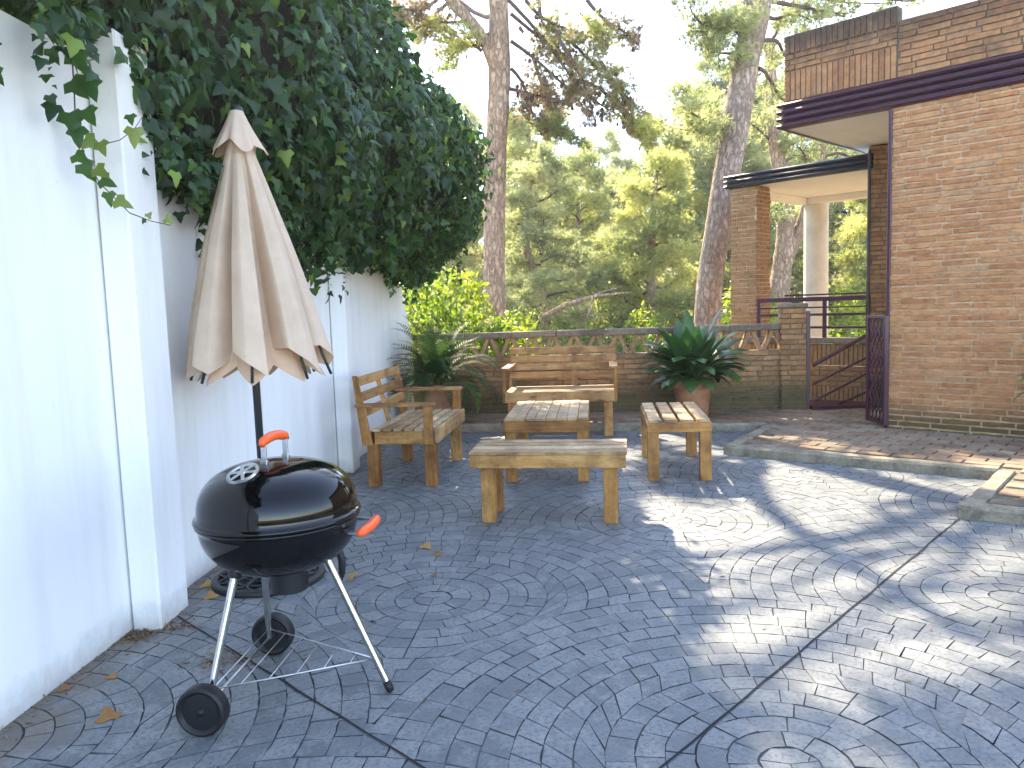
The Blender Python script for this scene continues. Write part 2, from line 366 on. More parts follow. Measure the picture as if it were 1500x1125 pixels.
    def build(s, name, mats, parent=None, smooth=False, loc=None, angle=None):
        me = bpy.data.meshes.new(name); me.from_pydata(s.v, [], s.f)
        for mt in (mats if isinstance(mats, (list, tuple)) else [mats]): me.materials.append(mt)
        me.polygons.foreach_set("material_index", s.mi)
        at_ = me.attributes.new("rnd", 'FLOAT', 'FACE'); at_.data.foreach_set("value", s.rn)
        if any(u is not None for u in s.uv):
            ul = me.uv_layers.new(name="UVMap"); flat = []
            for f, u in zip(s.f, s.uv):
                for k in range(len(f)): flat += (u[k] if u else (0.0, 0.0))
            ul.data.foreach_set("uv", flat)
        if smooth: me.polygons.foreach_set("use_smooth", [True] * len(me.polygons))
        me.validate(); me.update()
        if smooth and angle:
            try: me.set_sharp_from_angle(angle=R(angle))
            except Exception: pass
        return link(name, me, parent, loc)
def link(name, me, parent=None, loc=None):
    o = bpy.data.objects.new(name, me); C.objects.link(o)
    if parent is not None: o.parent = parent
    if loc is not None: o.location = loc
    return o
def arr_mesh(name, V, Fc, rn, mat, parent=None, loc=None, smooth=False):
    """mesh from numpy arrays: V (n,3), Fc (m,k), rn (m,)"""
    me = bpy.data.meshes.new(name)
    k = Fc.shape[1]; mN = Fc.shape[0]
    me.vertices.add(len(V)); me.vertices.foreach_set("co", V.astype(np.float32).ravel())
    me.loops.add(mN * k); me.loops.foreach_set("vertex_index", Fc.astype(np.int32).ravel())
    me.polygons.add(mN); me.polygons.foreach_set("loop_start", np.arange(0, mN * k, k, dtype=np.int32))
    try: me.polygons.foreach_set("loop_total", np.full(mN, k, dtype=np.int32))
    except Exception: pass
    me.update(calc_edges=True)
    a = me.attributes.new("rnd", 'FLOAT', 'FACE'); a.data.foreach_set("value", rn.astype(np.float32))
    if smooth: me.polygons.foreach_set("use_smooth", [True] * mN)
    me.materials.append(mat); me.validate(); me.update()
    return link(name, me, parent, loc)
def empty(name, loc=(0, 0, 0), rz=0.0):
    o = bpy.data.objects.new(name, None); C.objects.link(o); o.location = loc; o.rotation_euler = (0, 0, rz)
    o.empty_display_size = 0.1; return o
def tag(o, label=None, cat=None, group=None, kind=None):
    for k, v in (('label', label), ('category', cat), ('group', group), ('kind', kind)):
        if v: o[k] = v
    return o
def thing(name, label, cat, loc=(0, 0, 0), rz=0.0, group=None): return tag(empty(name, loc, rz), label, cat, group)
def copy_tree(o, parent=None):
    c = o.copy(); C.objects.link(c)
    if parent is not None: c.parent = parent
    for ch in [x for x in bpy.data.objects if x.parent == o]: copy_tree(ch, c)
    return c

# leaves / needles as arrays -------------------------------------------------
def norm(a): return a / np.maximum(np.linalg.norm(a, axis=1, keepdims=True), 1e-9)
def scatter(tv, tf, P, N, T, S):
    """place template (tv verts: side, tip, normal; tf faces) at P with normal N, tip dir T, size S"""
    N = norm(N); T = norm(T - N * np.sum(T * N, 1, keepdims=True)); B = np.cross(T, N)
    V = (P[:, None, :] + S[:, None, None] * (B[:, None, :] * tv[None, :, 0:1] + T[:, None, :] * tv[None, :, 1:2] + N[:, None, :] * tv[None, :, 2:3]))
    n, k = len(P), len(tv)
    Fc = (tf[None, :, :] + (np.arange(n) * k)[:, None, None]).reshape(-1, tf.shape[1])
    return V.reshape(-1, 3), Fc
IVY_V = np.array([(0, 0, 0), (0.30, -0.12, -.03), (0.52, 0.16, -.10), (0.27, 0.36, -.03), (0.20, 0.62, -.05), (0, 1.0, -.12), (-0.20, 0.62, -.05), (-0.27, 0.36, -.03), (-0.52, 0.16, -.10), (-0.30, -0.12, -.03), (0, 0.42, 0.05)], float)
IVY_F = np.array([(10, 0, 1), (10, 1, 2), (10, 2, 3), (10, 3, 4), (10, 4, 5), (10, 5, 6), (10, 6, 7), (10, 7, 8), (10, 8, 9), (10, 9, 0)])
OVAL_V = np.array([(0, 0, 0), (0.24, 0.3, -.05), (0.2, 0.7, -.06), (0, 1.0, -.1), (-0.2, 0.7, -.06), (-0.24, 0.3, -.05)], float)
OVAL_F = np.array([(0, 1, 2), (0, 2, 3), (0, 3, 4), (0, 4, 5)])
def tuft_template(k, w, seed):
    r = np.random.default_rng(seed); v = []; f = []
    for i in range(k):
        d = r.normal(size=3); d[1] = abs(d[1]) + 0.55; d /= np.linalg.norm(d)
        s_ = np.cross(d, r.normal(size=3)); s_ /= np.linalg.norm(s_); l = r.uniform(0.7, 1.05)
        o = len(v); v += [tuple(-s_ * w), tuple(s_ * w), tuple(d * l)]; f.append((o, o + 1, o + 2))
    return np.array(v, float), np.array(f)
TUFT = tuft_template(12, 0.075, 3)
TUFT_FINE = tuft_template(14, 0.045, 4)
def ell_points(ells, dens, cut=0.92, inner=None, keep=None):
    """points on the skin of a union of ellipsoids (cx,cy,cz,rx,ry,rz) with outward normals"""
    PP, NN = [], []
    E = np.array([e[:6] for e in ells], float)
    for e in E:
        c, r = e[:3], e[3:]
        area = 4 * math.pi * ((r[0] * r[1]) ** 1.6 / 3 + (r[0] * r[2]) ** 1.6 / 3 + (r[1] * r[2]) ** 1.6 / 3) ** (1 / 1.6)
        n = int(area * dens)
        d = norm(nr.normal(size=(n, 3))); ph = (c + d * r); rad = 1 + nr.normal(size=(n, 1)) * 0.06 + (0.09 * np.sin(ph[:, 1] * 5.3 + ph[:, 2] * 3.1) + 0.08 * np.sin(ph[:, 2] * 7.1 - ph[:, 1] * 2.3 + ph[:, 0] * 4.0))[:, None]
        if inner is not None: rad = nr.uniform(inner, 1.08, size=(n, 1))
        p = c + d * r * rad; ok = np.ones(n, bool)
        for g in E:
            if g is e: continue
            ok &= np.sum(((p - g[:3]) / g[3:]) ** 2, 1) > cut ** 2
        PP.append(p[ok]); NN.append(norm(d / r)[ok])
    P, N = np.concatenate(PP), np.concatenate(NN)
    if keep is not None:
        k = keep(P); P, N = P[k], N[k]
    return P, N

# brick work ------------------------------------------------------------------
def bricks(mb, O, U, V, W, Hh, course=0.052, blen=0.28, joint=0.013, proud=0.011, bi=0, mi=1, Nn=None, rough=0.003, segs=4, header=0.0):
    """brick skin on the plane O + u*U + v*V (W x Hh); U, V unit vectors, normal U x V unless given"""
    O, U, V = Vector(O), Vector(U).normalized(), Vector(V).normalized()
    N = U.cross(V).normalized() if Nn is None else Vector(Nn)
    def pt(u, v, d): return O + U * u + V * v + N * d
    mb.add([pt(0, 0, 0), pt(W, 0, 0), pt(W, Hh, 0), pt(0, Hh, 0)], [(0, 1, 2, 3)], mi, 0.5)
    nc = max(1, int(round(Hh / course))); ch = Hh / nc
    for r_ in range(nc):
        v0 = r_ * ch + joint / 2; v1 = (r_ + 1) * ch - joint / 2
        u = -rng.uniform(0, blen) if (r_ % 2) else -blen * 0.5 - rng.uniform(0, 0.05)
        while u < W:
            l = blen * rng.uniform(0.86, 1.12) if rng.random() > header else blen * 0.5
            a, b = max(u + joint / 2, 0.0), min(u + l - joint / 2, W)
            u += l
            if b - a < 0.02: continue
            pr = proud + rng.uniform(-0.004, 0.005); rn = rng.random(); dz = rng.uniform(-0.003, 0.003)
            n = max(1, int(round(segs * (b - a) / blen))); o = len(mb.v)
            for row, vv in ((0, v0), (1, v1)):
                for k in range(n + 1):
                    q = vv + dz + rng.uniform(-rough, rough)
                    mb.v.append(tuple(pt(a + (b - a) * k / n, q, pr + rng.uniform(-rough, rough) * 0.7)))
            for row, vv in ((0, v0), (1, v1)):
                for k in range(n + 1): mb.v.append(tuple(pt(a + (b - a) * k / n, vv, -0.001)))
            A, B, D, E = o, o + n + 1, o + 2 * (n + 1), o + 3 * (n + 1)
            for k in range(n):
                mb.face((A + k, A + k + 1, B + k + 1, B + k), bi, rn)
                mb.face((B + k, B + k + 1, E + k + 1, E + k), bi, rn)
                mb.face((D + k, D + k + 1, A + k + 1, A + k), bi, rn)
            mb.face((A, B, E, D), bi, rn); mb.face((A + n, D + n, E + n, B + n), bi, rn)

def sweep(mb, path, prof, closed=False, mi=0):
    """profile (out, z) swept along a 2-D path of (x, y); 'out' is to the right of travel, mitred corners"""
    n = len(path); pts = [Vector((p[0], p[1])) for p in path]; o = len(mb.v)
    for i in range(n):
        d0 = (pts[i] - pts[i - 1]).normalized() if i > 0 else (pts[1] - pts[0]).normalized()
        d1 = (pts[i + 1] - pts[i]).normalized() if i < n - 1 else d0
        n0, n1 = Vector((d0.y, -d0.x)), Vector((d1.y, -d1.x))
        b = (n0 + n1); b = b / max(b.dot(n0), 0.2)
        for (q, z) in prof: mb.v.append((pts[i].x + b.x * q, pts[i].y + b.y * q, z))
    k = len(prof)
    for i in range(n - 1):
        for j in range(k - 1): mb.face((o + i * k + j, o + i * k + j + 1, o + (i + 1) * k + j + 1, o + (i + 1) * k + j), mi)
    mb.face([o + j for j in range(k)][::-1], mi); mb.face([o + (n - 1) * k + j for j in range(k)], mi)
def ridges(z0, z1, n, out, base=-0.02):
    """corrugated fascia: n rounded ribs between z0 and z1"""
    pr = [(base, z0)]; h = (z1 - z0) / n
    for i in range(n):
        a = z0 + i * h
        pr += [(0.0, a + 0.002), (out * 0.3, a + h * 0.06), (out * 0.85, a + h * 0.22), (out, a + h * 0.45), (out * 0.85, a + h * 0.68), (out * 0.3, a + h * 0.82), (0.0, a + h * 0.86)]
    return pr + [(base, z1)]
# ================================================================== SETTING
TZ = 0.075
# far ground: one sheet, patio level here, dropping beyond the back wall and rising again as a hillside
def terrain(x, y):
    if y < 9.2: return -0.06
    b = min(1.0, (y - 9.2) / 2.5)
    z = -0.06 - 0.45 * b
    if y > 12: z += 0.055 * (y - 12)
    if y > 40: z += 0.05 * (y - 40)
    z += 0.12 * math.sin(x * 0.7 + y * 0.31) * b + 0.07 * math.sin(x * 1.9 - y * 1.3) * b
    return min(z, 14)
mb = MB()
ys = [-40, -12, -6, 0, 4, 8, 9.0, 9.3] + [9.6 + 0.5 * i for i in range(40)] + [31, 34, 38, 44, 52, 64, 80, 110, 160, 300, 700]
xs = [-700, -250, -100, -60, -40, -30] + [-24 + 0.8 * i for i in range(61)] + [30, 40, 60, 100, 250, 700]
for y in ys:
    for x in xs: mb.v.append((x, y, terrain(x, y)))
for j in range(len(ys) - 1):
    for i in range(len(xs) - 1):
        a = j * len(xs) + i; mb.face((a, a + 1, a + 1 + len(xs), a + len(xs)))
tag(mb.build("ground", MAT['dirt'], smooth=True), kind='structure')

# patio: overlapping fans of stamped stones with real joints over a darker bed
mb = MB()
mb.add([(-1.9, -6, -0.0036), (9, -6, -0.0036), (9, 8.6, -0.0036), (-1.9, 8.6, -0.0036)], [(0, 1, 2, 3)], 1)
RF, NR = 1.25, 14
RC = RF * (2 ** .5 - 1)                             # rings inside this radius are whole circles
RR = [RC * k / 6 for k in range(7)] + [RC + (RF - RC) * k / 8 for k in range(1, 9)]
rot = R(-5); ca, sa = math.cos(rot), math.sin(rot)
def inpatio(x, y):
    return -1.76 + 0.06 * (y - 2.8) < x < 5.2 and 0.9 < y < 8.4
def fan_spans(r):
    """angles from straight up over which ring r belongs to this fan (the fans in front lie over it)"""
    ts = np.linspace(0, math.pi, 721); x = r * np.sin(ts); y = r * np.cos(ts)
    free = ~(((x - RF) ** 2 + (y + RF) ** 2 < RF ** 2) | (x ** 2 + (y + 2 * RF) ** 2 < RF ** 2))
    if free.all(): return math.pi, None
    i = int(np.argmax(~free)); back = None
    if free[-1]:
        j = len(ts) - 1 - int(np.argmax(~free[::-1])); back = math.pi - ts[min(j + 1, len(ts) - 1)]
    return ts[max(i - 1, 0)], back
SPN = [fan_spans(max(RR[k] + (1e-3 if k == 6 else 0), .004)) for k in range(NR + 1)]
g = 0.0011
def stones(cx0, cy0, r0, r1, c0, h0, h1):
    """stones of one ring between radii r0, r1, centred on angle c0 with half spans h0 (inner), h1 (outer)"""
    nst = max(1, int(round((h0 + h1) * (r0 + r1) / 2 / 0.108)))
    cuts = [0.0] + [(q + rng.uniform(-0.17, 0.17)) / nst for q in range(1, nst)] + [1.0]
    for f0, f1 in zip(cuts[:-1], cuts[1:]):
        hgt = rng.uniform(-0.0011, 0.0011); rn = rng.random(); n = 3; rows = []
        for (r, hh) in ((r0 + g, h0), (r1 - g, h1)):
            row = []
            for t in range(n + 1):
                th = c0 - hh + 2 * hh * (f0 + (f1 - f0) * t / n); ga = g / max(r, .03)
                th += ga if t == 0 else (-ga if t == n else 0)
                rr = r + rng.uniform(-.0024, .0024); th += rng.uniform(-.0022, .0022) / max(r, .06)
                X, Y = cx0 + rr * math.sin(th), cy0 + rr * math.cos(th)
                row.append((ca * X - sa * Y + FX, sa * X + ca * Y + FY))
            rows.append(row)
        if not inpatio(*rows[0][1]): continue
        cxm = sum(p[0] for r_ in rows for p in r_) / 8; cym = sum(p[1] for r_ in rows for p in r_) / 8
        o = len(mb.v); ring_o = rows[0] + rows[1][::-1]
        ar = sum(ring_o[i][0] * ring_o[(i + 1) % 8][1] - ring_o[(i + 1) % 8][0] * ring_o[i][1] for i in range(8))
        if ar < 0: ring_o = ring_o[::-1]
        for p in ring_o: mb.v.append((p[0], p[1], -0.0040))
        for p in ring_o:                                         # chamfer: the top edge is pulled in
            dx, dy = cxm - p[0], cym - p[1]; L = max(math.hypot(dx, dy), 1e-4); e = min(0.0013, L * 0.3)
            mb.v.append((p[0] + dx / L * e, p[1] + dy / L * e, hgt + rng.uniform(-0.0007, 0.0007)))
        for t in range(8): mb.face((o + t, o + (t + 1) % 8, o + 8 + (t + 1) % 8, o + 8 + t), 1, rn)
        mb.face([o + 8 + t for t in range(8)], 0, rn)
FX, FY = 2.1, 3.2
for J in range(-3, 6):                                           # filler at the foot of each fan
    for I in range(-4, 4):
        X, Y = I * 2 * RF + (RF if J % 2 else 0), J * RF - RF + .105
        px_, py_ = ca * X - sa * Y + FX, sa * X + ca * Y + FY
        if inpatio(px_, py_): mb.prism([(px_ + .05 * math.cos(q), py_ + .085 * math.sin(q)) for q in [k * math.pi / 4 for k in range(8)]], -.0035, -.0017, 0, rng.random())
for J in range(-3, 6):                                           # small filler pieces where three fans meet
    for I in range(-4, 4):
        for sx in (-1, 1):
            X, Y = I * 2 * RF + (RF if J % 2 else 0) + sx * (RF - RF * .7071 - .004), J * RF - (RF - RF * .7071 - .004)
            px_, py_ = ca * X - sa * Y + FX, sa * X + ca * Y + FY
            if inpatio(px_, py_): mb.prism([(px_ + .062 * math.cos(q), py_ + .062 * math.sin(q)) for q in [k * math.pi / 4 for k in range(8)]], -.0035, -.0018, 0, rng.random())
for J in range(-3, 6):
    for I in range(-4, 4):
        cx0 = I * 2 * RF + (RF if J % 2 else 0); cy0 = J * RF
        for k in range(NR):
            (f0, b0), (f1, b1) = SPN[k], SPN[k + 1]
            if k == 0: f0, b0 = f1, b1
            if k < 6: f0 = f1 = math.pi; b0 = b1 = None
            stones(cx0, cy0, RR[k], RR[k + 1], 0.0, min(f0, math.pi * .9995), min(f1, math.pi * .9995))
            if b1: stones(cx0, cy0, RR[k], RR[k + 1], math.pi, b0 if b0 else b1, b1)
tag(mb.build("patio", [MAT['stamp'], MAT['joint']]), kind='structure')
def strip(name, a, b, w=0.0085, z=0.0032):
    a, b = Vector(a), Vector(b); d = (b - a).normalized(); nrm = Vector((-d.y, d.x)); mb = MB(); n = 40; o = []
    for i in range(n + 1):
        p = a.lerp(b, i / n) + nrm * rng.uniform(-0.0025, 0.0025); ww = w / 2 * rng.uniform(0.75, 1.25)
        mb.v += [(p.x + nrm.x * ww, p.y + nrm.y * ww, z), (p.x - nrm.x * ww, p.y - nrm.y * ww, z)]
    for i in range(n): mb.face((2 * i, 2 * i + 1, 2 * i + 3, 2 * i + 2))
    return tag(mb.build(name, MAT['groove']), kind='structure')
strip("patio_joint", (-1.50, 3.295), (0.9, 0.93)); strip("patio_joint", (-0.68, 0.93), (2.30, 4.11)); strip("patio_joint", (2.30, 4.11), (2.9, 4.75), 0.008)

# terrace on the right and along the back wall: brick paving inside concrete kerbs
e1 = Vector((math.cos(R(-45)), math.sin(R(-45)), 0)); e2 = Vector((math.cos(R(45)), math.sin(R(45)), 0)); UP = Vector((0, 0, 1))
P0 = Vector((3.47, 7.13, 0))
TA = [(-1.45, 8.34), (-0.53, 8.21), (0.35, 8.06), (2.50, 7.60), (1.78, 6.51), (3.34, 5.28), (2.56, 4.40), (2.85, 4.21), (4.6, 3.10)]
poly = TA + [(8.5, 3.1), (8.5, 9.4), (4.2, 9.4), (-1.45, 9.4)]
mb = MB(); mb.prism(poly, -0.05, TZ - 0.012, 0)
tag(mb.build("terrace", MAT['mortar_dark']), kind='structure')
def inside(p, poly):
    x, y = p; c = False
    for i in range(len(poly)):
        x1, y1 = poly[i]; x2, y2 = poly[i - 1]
        if (y1 > y) != (y2 > y) and x < (x2 - x1) * (y - y1) / (y2 - y1) + x1: c = not c
    return c
def edge_d(p, line):
    p = Vector(p); best = 9
    for a, b in zip(line[:-1], line[1:]):
        a, b = Vector(a), Vector(b); t = max(0, min(1, (p - a).dot(b - a) / (b - a).length_squared)); best = min(best, (p - a - (b - a) * t).length)
    return best
mb = MB(); aP = R(-42)
for j in range(-90, 130):
    for i in range(-40, 60):
        u = i * 0.245 + (0.12 if j % 2 else 0); v = j * 0.125
        x, y = 3 + u * math.cos(aP) - v * math.sin(aP), 6 + u * math.sin(aP) + v * math.cos(aP)
        if not (-1.4 < x < 6.2 and 3.2 < y < 9.3): continue
        if not inside((x, y), poly) or edge_d((x, y), TA) < 0.15: continue
        mb.box((0, 0, 0), (0.234, 0.114, 0.03), Matrix.Translation((x, y, TZ - 0.013 + rng.uniform(-0.002, 0.002))) @ Matrix.Rotation(aP + rng.uniform(-.02, .02), 4, 'Z'), 0.004)
tag(mb.build("terrace_paving", MAT['paving']), kind='structure')
for seg in ([TA[0], TA[1], TA[2], TA[3]], [TA[3], TA[4]], [TA[4], TA[5]], [TA[5], TA[6]], [TA[6], TA[7], TA[8]]):
    mb = MB(); line = []
    for a, b in zip(seg[:-1], seg[1:]):
        a, b = Vector(a), Vector(b); n = max(2, int((b - a).length / 0.12))
        line += [a.lerp(b, i / n) for i in range(n)]
    line.append(Vector(seg[-1]))
    # kerb cross-section lies inside the terrace edge (left of travel); slightly worn
    o = 0
    for i, p in enumerate(line):
        d = (line[min(i + 1, len(line) - 1)] - line[max(i - 1, 0)]).normalized(); nl = Vector((-d.y, d.x))
        j = lambda k: rng.uniform(-k, k)
        for (q, z) in ((-0.004, -0.04), (-0.004 + j(.003), TZ - 0.014 + j(.003)), (0.012 + j(.003), TZ + 0.003 + j(.002)), (0.10 + j(.004), TZ + 0.004 + j(.002)), (0.11, TZ - 0.02)):
            mb.v.append((p.x + nl.x * q, p.y + nl.y * q, z))
    for i in range(len(line) - 1):
        for k in range(4): mb.face((i * 5 + k, i * 5 + 5 + k, i * 5 + 6 + k, i * 5 + 1 + k))
    mb.face([0, 1, 2, 3, 4]); e = (len(line) - 1) * 5; mb.face([e + 4, e + 3, e + 2, e + 1, e])
    tag(mb.build("kerb", MAT['kerb']), kind='structure')

# ================================================================== WHITE GARDEN WALL
def wx(y): return -1.66 + 0.063 * (y - 2.8)
wall = thing("garden_wall", "tall white stucco garden wall with pilasters, hung with ivy", "wall", (wx(5), 5, 0))
def wall_part(name, mb, mat=MAT['stucco'], smooth=False):
    o = mb.build(name, mat, None, smooth); o.parent = wall; o.matrix_parent_inverse = Matrix.Translation((-wx(5), -5, 0)); return o
mb = MB()
prof = [(-5.0, -0.1), (9.72, -0.1), (9.72, 0.95), (9.45, 1.22), (9.1, 1.68), (8.5, 1.98), (7.5, 2.3), (-5.0, 2.42)]
n = len(prof)
for y, z in prof: mb.v.append((wx(y), y, z))
for y, z in prof: mb.v.append((wx(y) - 0.22, y, z))
mb.face(range(n)); mb.face(list(range(n, 2 * n))[::-1])
for i in range(n): mb.face((i, n + i, n + (i + 1) % n, (i + 1) % n))
wall_part("wall_panel", mb)
for (ya, yb, xo, zt) in ((3.16, 3.44, 0.118, 2.44), (6.24, 6.52, 0.118, 2.3), (0.1, 0.38, 0.118, 2.44)):
    mb = MB(); w = yb - ya
    mb.box((wx((ya + yb) / 2) + xo / 2, (ya + yb) / 2, zt / 2 - 0.03), (xo + 0.003, w, zt + 0.06), None, 0.008)
    wall_part("pilaster", mb)

# ================================================================== BACK WALL with clay lattice
BA, BB = Vector((-1.15, 9.13, 0)), Vector((3.0, 8.62, 0)); bd = (BB - BA).normalized(); bn = bd.cross(UP)
LW = (BB - BA).length
bw = thing("brick_parapet_wall", "low weathered brick wall with zigzag clay lattice and coping", "wall", (BA + BB) / 2)
def sub(parent, name, mb, mat, smooth=False, angle=None):
    o = mb.build(name, mat, None, smooth, angle=angle); o.parent = parent; o.matrix_parent_inverse = parent_inv(parent); return o
def parent_inv(p):
    return (Matrix.Translation(p.location) @ p.rotation_euler.to_matrix().to_4x4()).inverted()
mb = MB()
Mw = lambda u, d, z: BA + bd * u + bn * d + UP * z
bricks(mb, BA + UP * (TZ - 0.03), bd, UP, LW, 0.735 - TZ + 0.03, 0.058, 0.28, 0.014, 0.012, rough=0.004)
mb.add([Mw(0, 0, 0), Mw(LW, 0, 0), Mw(LW, -0.14, 0), Mw(0, -0.14, 0), Mw(0, 0, .737), Mw(LW, 0, .737), Mw(LW, -0.14, .737), Mw(0, -0.14, .737)],
       [(4, 5, 6, 7), (2, 3, 7, 6), (0, 4, 7, 3), (1, 2, 6, 5)], 1)
sub(bw, "brickwork", mb, [MAT['brick_old'], MAT['mortar_dark']])
mb = MB(); per = 0.246; u = 0.05; zb, zt = 0.738, 0.958
while u < LW - 0.1:
    for sg in (1, -1):
        u0 = u + (0 if sg > 0 else per / 2 + 0.002); du = per / 2 - 0.03
        a, b = (u0 + 0.012, u0 + du + 0.012) if sg > 0 else (u0 + du + 0.012, u0 + 0.012)
        th = 0.021; j = rng.uniform(-.004, .004)
        q = [(a - th + j, zb), (a + th + j, zb), (b + th + j, zt), (b - th + j, zt)]
        vs = [Mw(uu, -0.012, z) for uu, z in q] + [Mw(uu, -0.125, z) for uu, z in q]
        mb.add(vs, [(0, 1, 2, 3), (7, 6, 5, 4), (0, 4, 5, 1), (1, 5, 6, 2), (2, 6, 7, 3), (3, 7, 4, 0)], 0, rng.random())
    u += per
sub(bw, "lattice", mb, MAT['lattice'])
mb = MB(); u = 0
while u < LW - 0.02:
    l = min(rng.uniform(0.5, 0.75), LW - u)
    Mx = Matrix.Translation(Mw(u + l / 2, -0.065, 0.99 + rng.uniform(-.004, .004))) @ Matrix((bd, -bn, UP)).transposed().to_4x4()
    mb.box((0, 0, 0), (l - 0.006, 0.19, 0.068), Mx, 0.008, jit=0.004); u += l
sub(bw, "coping", mb, MAT['coping'])

# gate pillar
GP = Vector((2.985, 8.555, 0)); gdir = Vector((math.cos(R(-13)), math.sin(R(-13)), 0)); gn = gdir.cross(UP)
gp = thing("gate_pillar", "square brick gate pillar with dark metal jamb beside the lattice wall", "pillar", GP)
mb = MB(); PW, PH = 0.255, 1.215 - TZ
bricks(mb, GP + UP * (TZ - .02), gdir, UP, PW, PH, 0.056, 0.25, 0.014, 0.012, rough=0.004, header=0.3)
bricks(mb, GP - gn * 0.25 + UP * (TZ - .02), gn, UP, 0.25, PH, 0.056, 0.25, 0.014, 0.012, Nn=-gdir, rough=0.004)
bricks(mb, GP + gdir * PW + UP * (TZ - .02), -gn, UP, 0.25, PH, 0.056, 0.25, 0.014, 0.0, Nn=gdir, rough=0.002)
mb.add([GP + UP * (TZ - .02 + PH), GP + gdir * PW + UP * (TZ - .02 + PH), GP + gdir * PW - gn * .25 + UP * (TZ - .02 + PH), GP - gn * .25 + UP * (TZ - .02 + PH)], [(0, 1, 2, 3)], 1)
sub(gp, "brickwork", mb, [MAT['brick_old'], MAT['mortar_dark']])
def frame_M(o, x, y, z=UP): 
    Mx = Matrix((x, y, z)).transposed().to_4x4(); Mx.translation = o; return Mx
mb = MB(); mb.box((PW / 2, -0.12, 1.222), (PW + 0.03, 0.29, 0.045), frame_M(GP, gdir, -gn) @ Matrix.Translation((0, 0.24, 0)), 0.008, jit=.003)
sub(gp, "cap", mb, MAT['coping'])
mb = MB(); mb.box((PW + 0.026, 0.06, TZ + 0.53), (0.042, 0.06, 1.1), frame_M(GP, gdir, -gn), 0.004)
sub(gp, "jamb", mb, MAT['purple'])

# ================================================================== HOUSE
house = thing("brick_house", "brick house corner with plum corrugated fascia and overhanging flat roof", "house", P0)
LEFT, RIGHT = 1.02, 5.0
ZB0, ZB1, ZP = 2.95, 3.215, 3.70
mb = MB()
bricks(mb, P0 + UP * (TZ - .03), e1, UP, RIGHT, ZB0 + 0.02 - TZ + .03, 0.0535, 0.29, 0.017, 0.011, rough=0.0045)
a, b, c_, d_ = P0, P0 + e1 * RIGHT, P0 + e1 * RIGHT + e2 * 4, P0 + e2 * 4
mb.add([p + UP * z for z in (0, ZB0 + .1) for p in (a, b, c_, d_)], [(1, 2, 6, 5), (2, 3, 7, 6), (3, 0, 4, 7), (4, 5, 6, 7)], 1)
sub(house, "wall", mb, [MAT['brick'], MAT['mortar']])
# flat roof slab with soffit
SL = P0 - e1 * LEFT
mb = MB()
pl_ = [SL + e2 * 0.015, P0 + e1 * RIGHT + e2 * 0.015, P0 + e1 * RIGHT + e2 * 4.2, SL + e2 * 4.2 + e1 * 1.6, SL + e1 * 0.02 + e2 * 2.0]
mb.prism([(p.x, p.y) for p in pl_], ZB0 + 0.012, ZB1 - 0.01)
sub(house, "soffit", mb, MAT['soffit'])
mb = MB()
fp = [SL + e2 * 2.0 + e1 * 0.015, SL, P0 + e1 * RIGHT]
sweep(mb, [(p.x, p.y) for p in fp], ridges(ZB0, ZB1, 4, 0.048))
sub(house, "fascia", mb, MAT['purple'], True, 50)
# parapet above the fascia: soldier course on the left bay, running bricks on the right, lichen-black coping
mb = MB(); bay = LEFT + 0.03; q0 = SL + e1 * 0.015 + e2 * 0.03
bricks(mb, q0 + UP * ZB1 + e1 * 0, UP, -e1, 0.30, bay - 0.015, 0.056, 0.33, 0.010, 0.012, Nn=-e2, rough=0.002) if False else None
def soldier(mb, O, U, W, z0, h, mi=0, mm=1, Nn=None, bw_=0.052, proud=0.012):
    """row of bricks set on end"""
    O = Vector(O); Nn = Nn if Nn is not None else U.cross(UP)
    mb.add([O + UP * z0, O + U * W + UP * z0, O + U * W + UP * (z0 + h), O + UP * (z0 + h)], [(0, 1, 2, 3)], mm)
    n = int(round(W / bw_)); w = W / n
    for i in range(n):
        Mx = frame_M(O + U * (w * (i + .5)) + UP * (z0 + h / 2) + Nn * (proud / 2 - .004 + rng.uniform(-.003, .003)), U, -Nn)
        mb.box((0, 0, 0), (w - 0.010, proud + 0.01, h - 0.008 + rng.uniform(-.004, 0)), Mx, 0.003, jit=.0018)
soldier(mb, q0, e1, bay - 0.015, ZB1, 0.285, Nn=-e2)
bricks(mb, q0 + UP * (ZB1 + 0.287), e1, UP, bay - 0.015, 0.155, 0.052, 0.28, 0.012, 0.012, rough=.003)
soldier(mb, q0 - e2 * 0.01, e1, bay - 0.015, ZB1 + 0.444, 0.175, Nn=-e2)
bricks(mb, q0 + e1 * bay - e2 * 0.006 + UP * ZB1, e1, UP, RIGHT + LEFT - bay, ZP - ZB1, 0.052, 0.28, 0.012, 0.012, rough=.003)
mb.prism([(p.x, p.y) for p in [q0 + e2 * .003, q0 + e1 * (bay + .01) + e2 * .003, q0 + e1 * (bay + .01) + e2 * .2, q0 + e2 * .2]], ZB1 + .002, ZB1 + .598, 1)
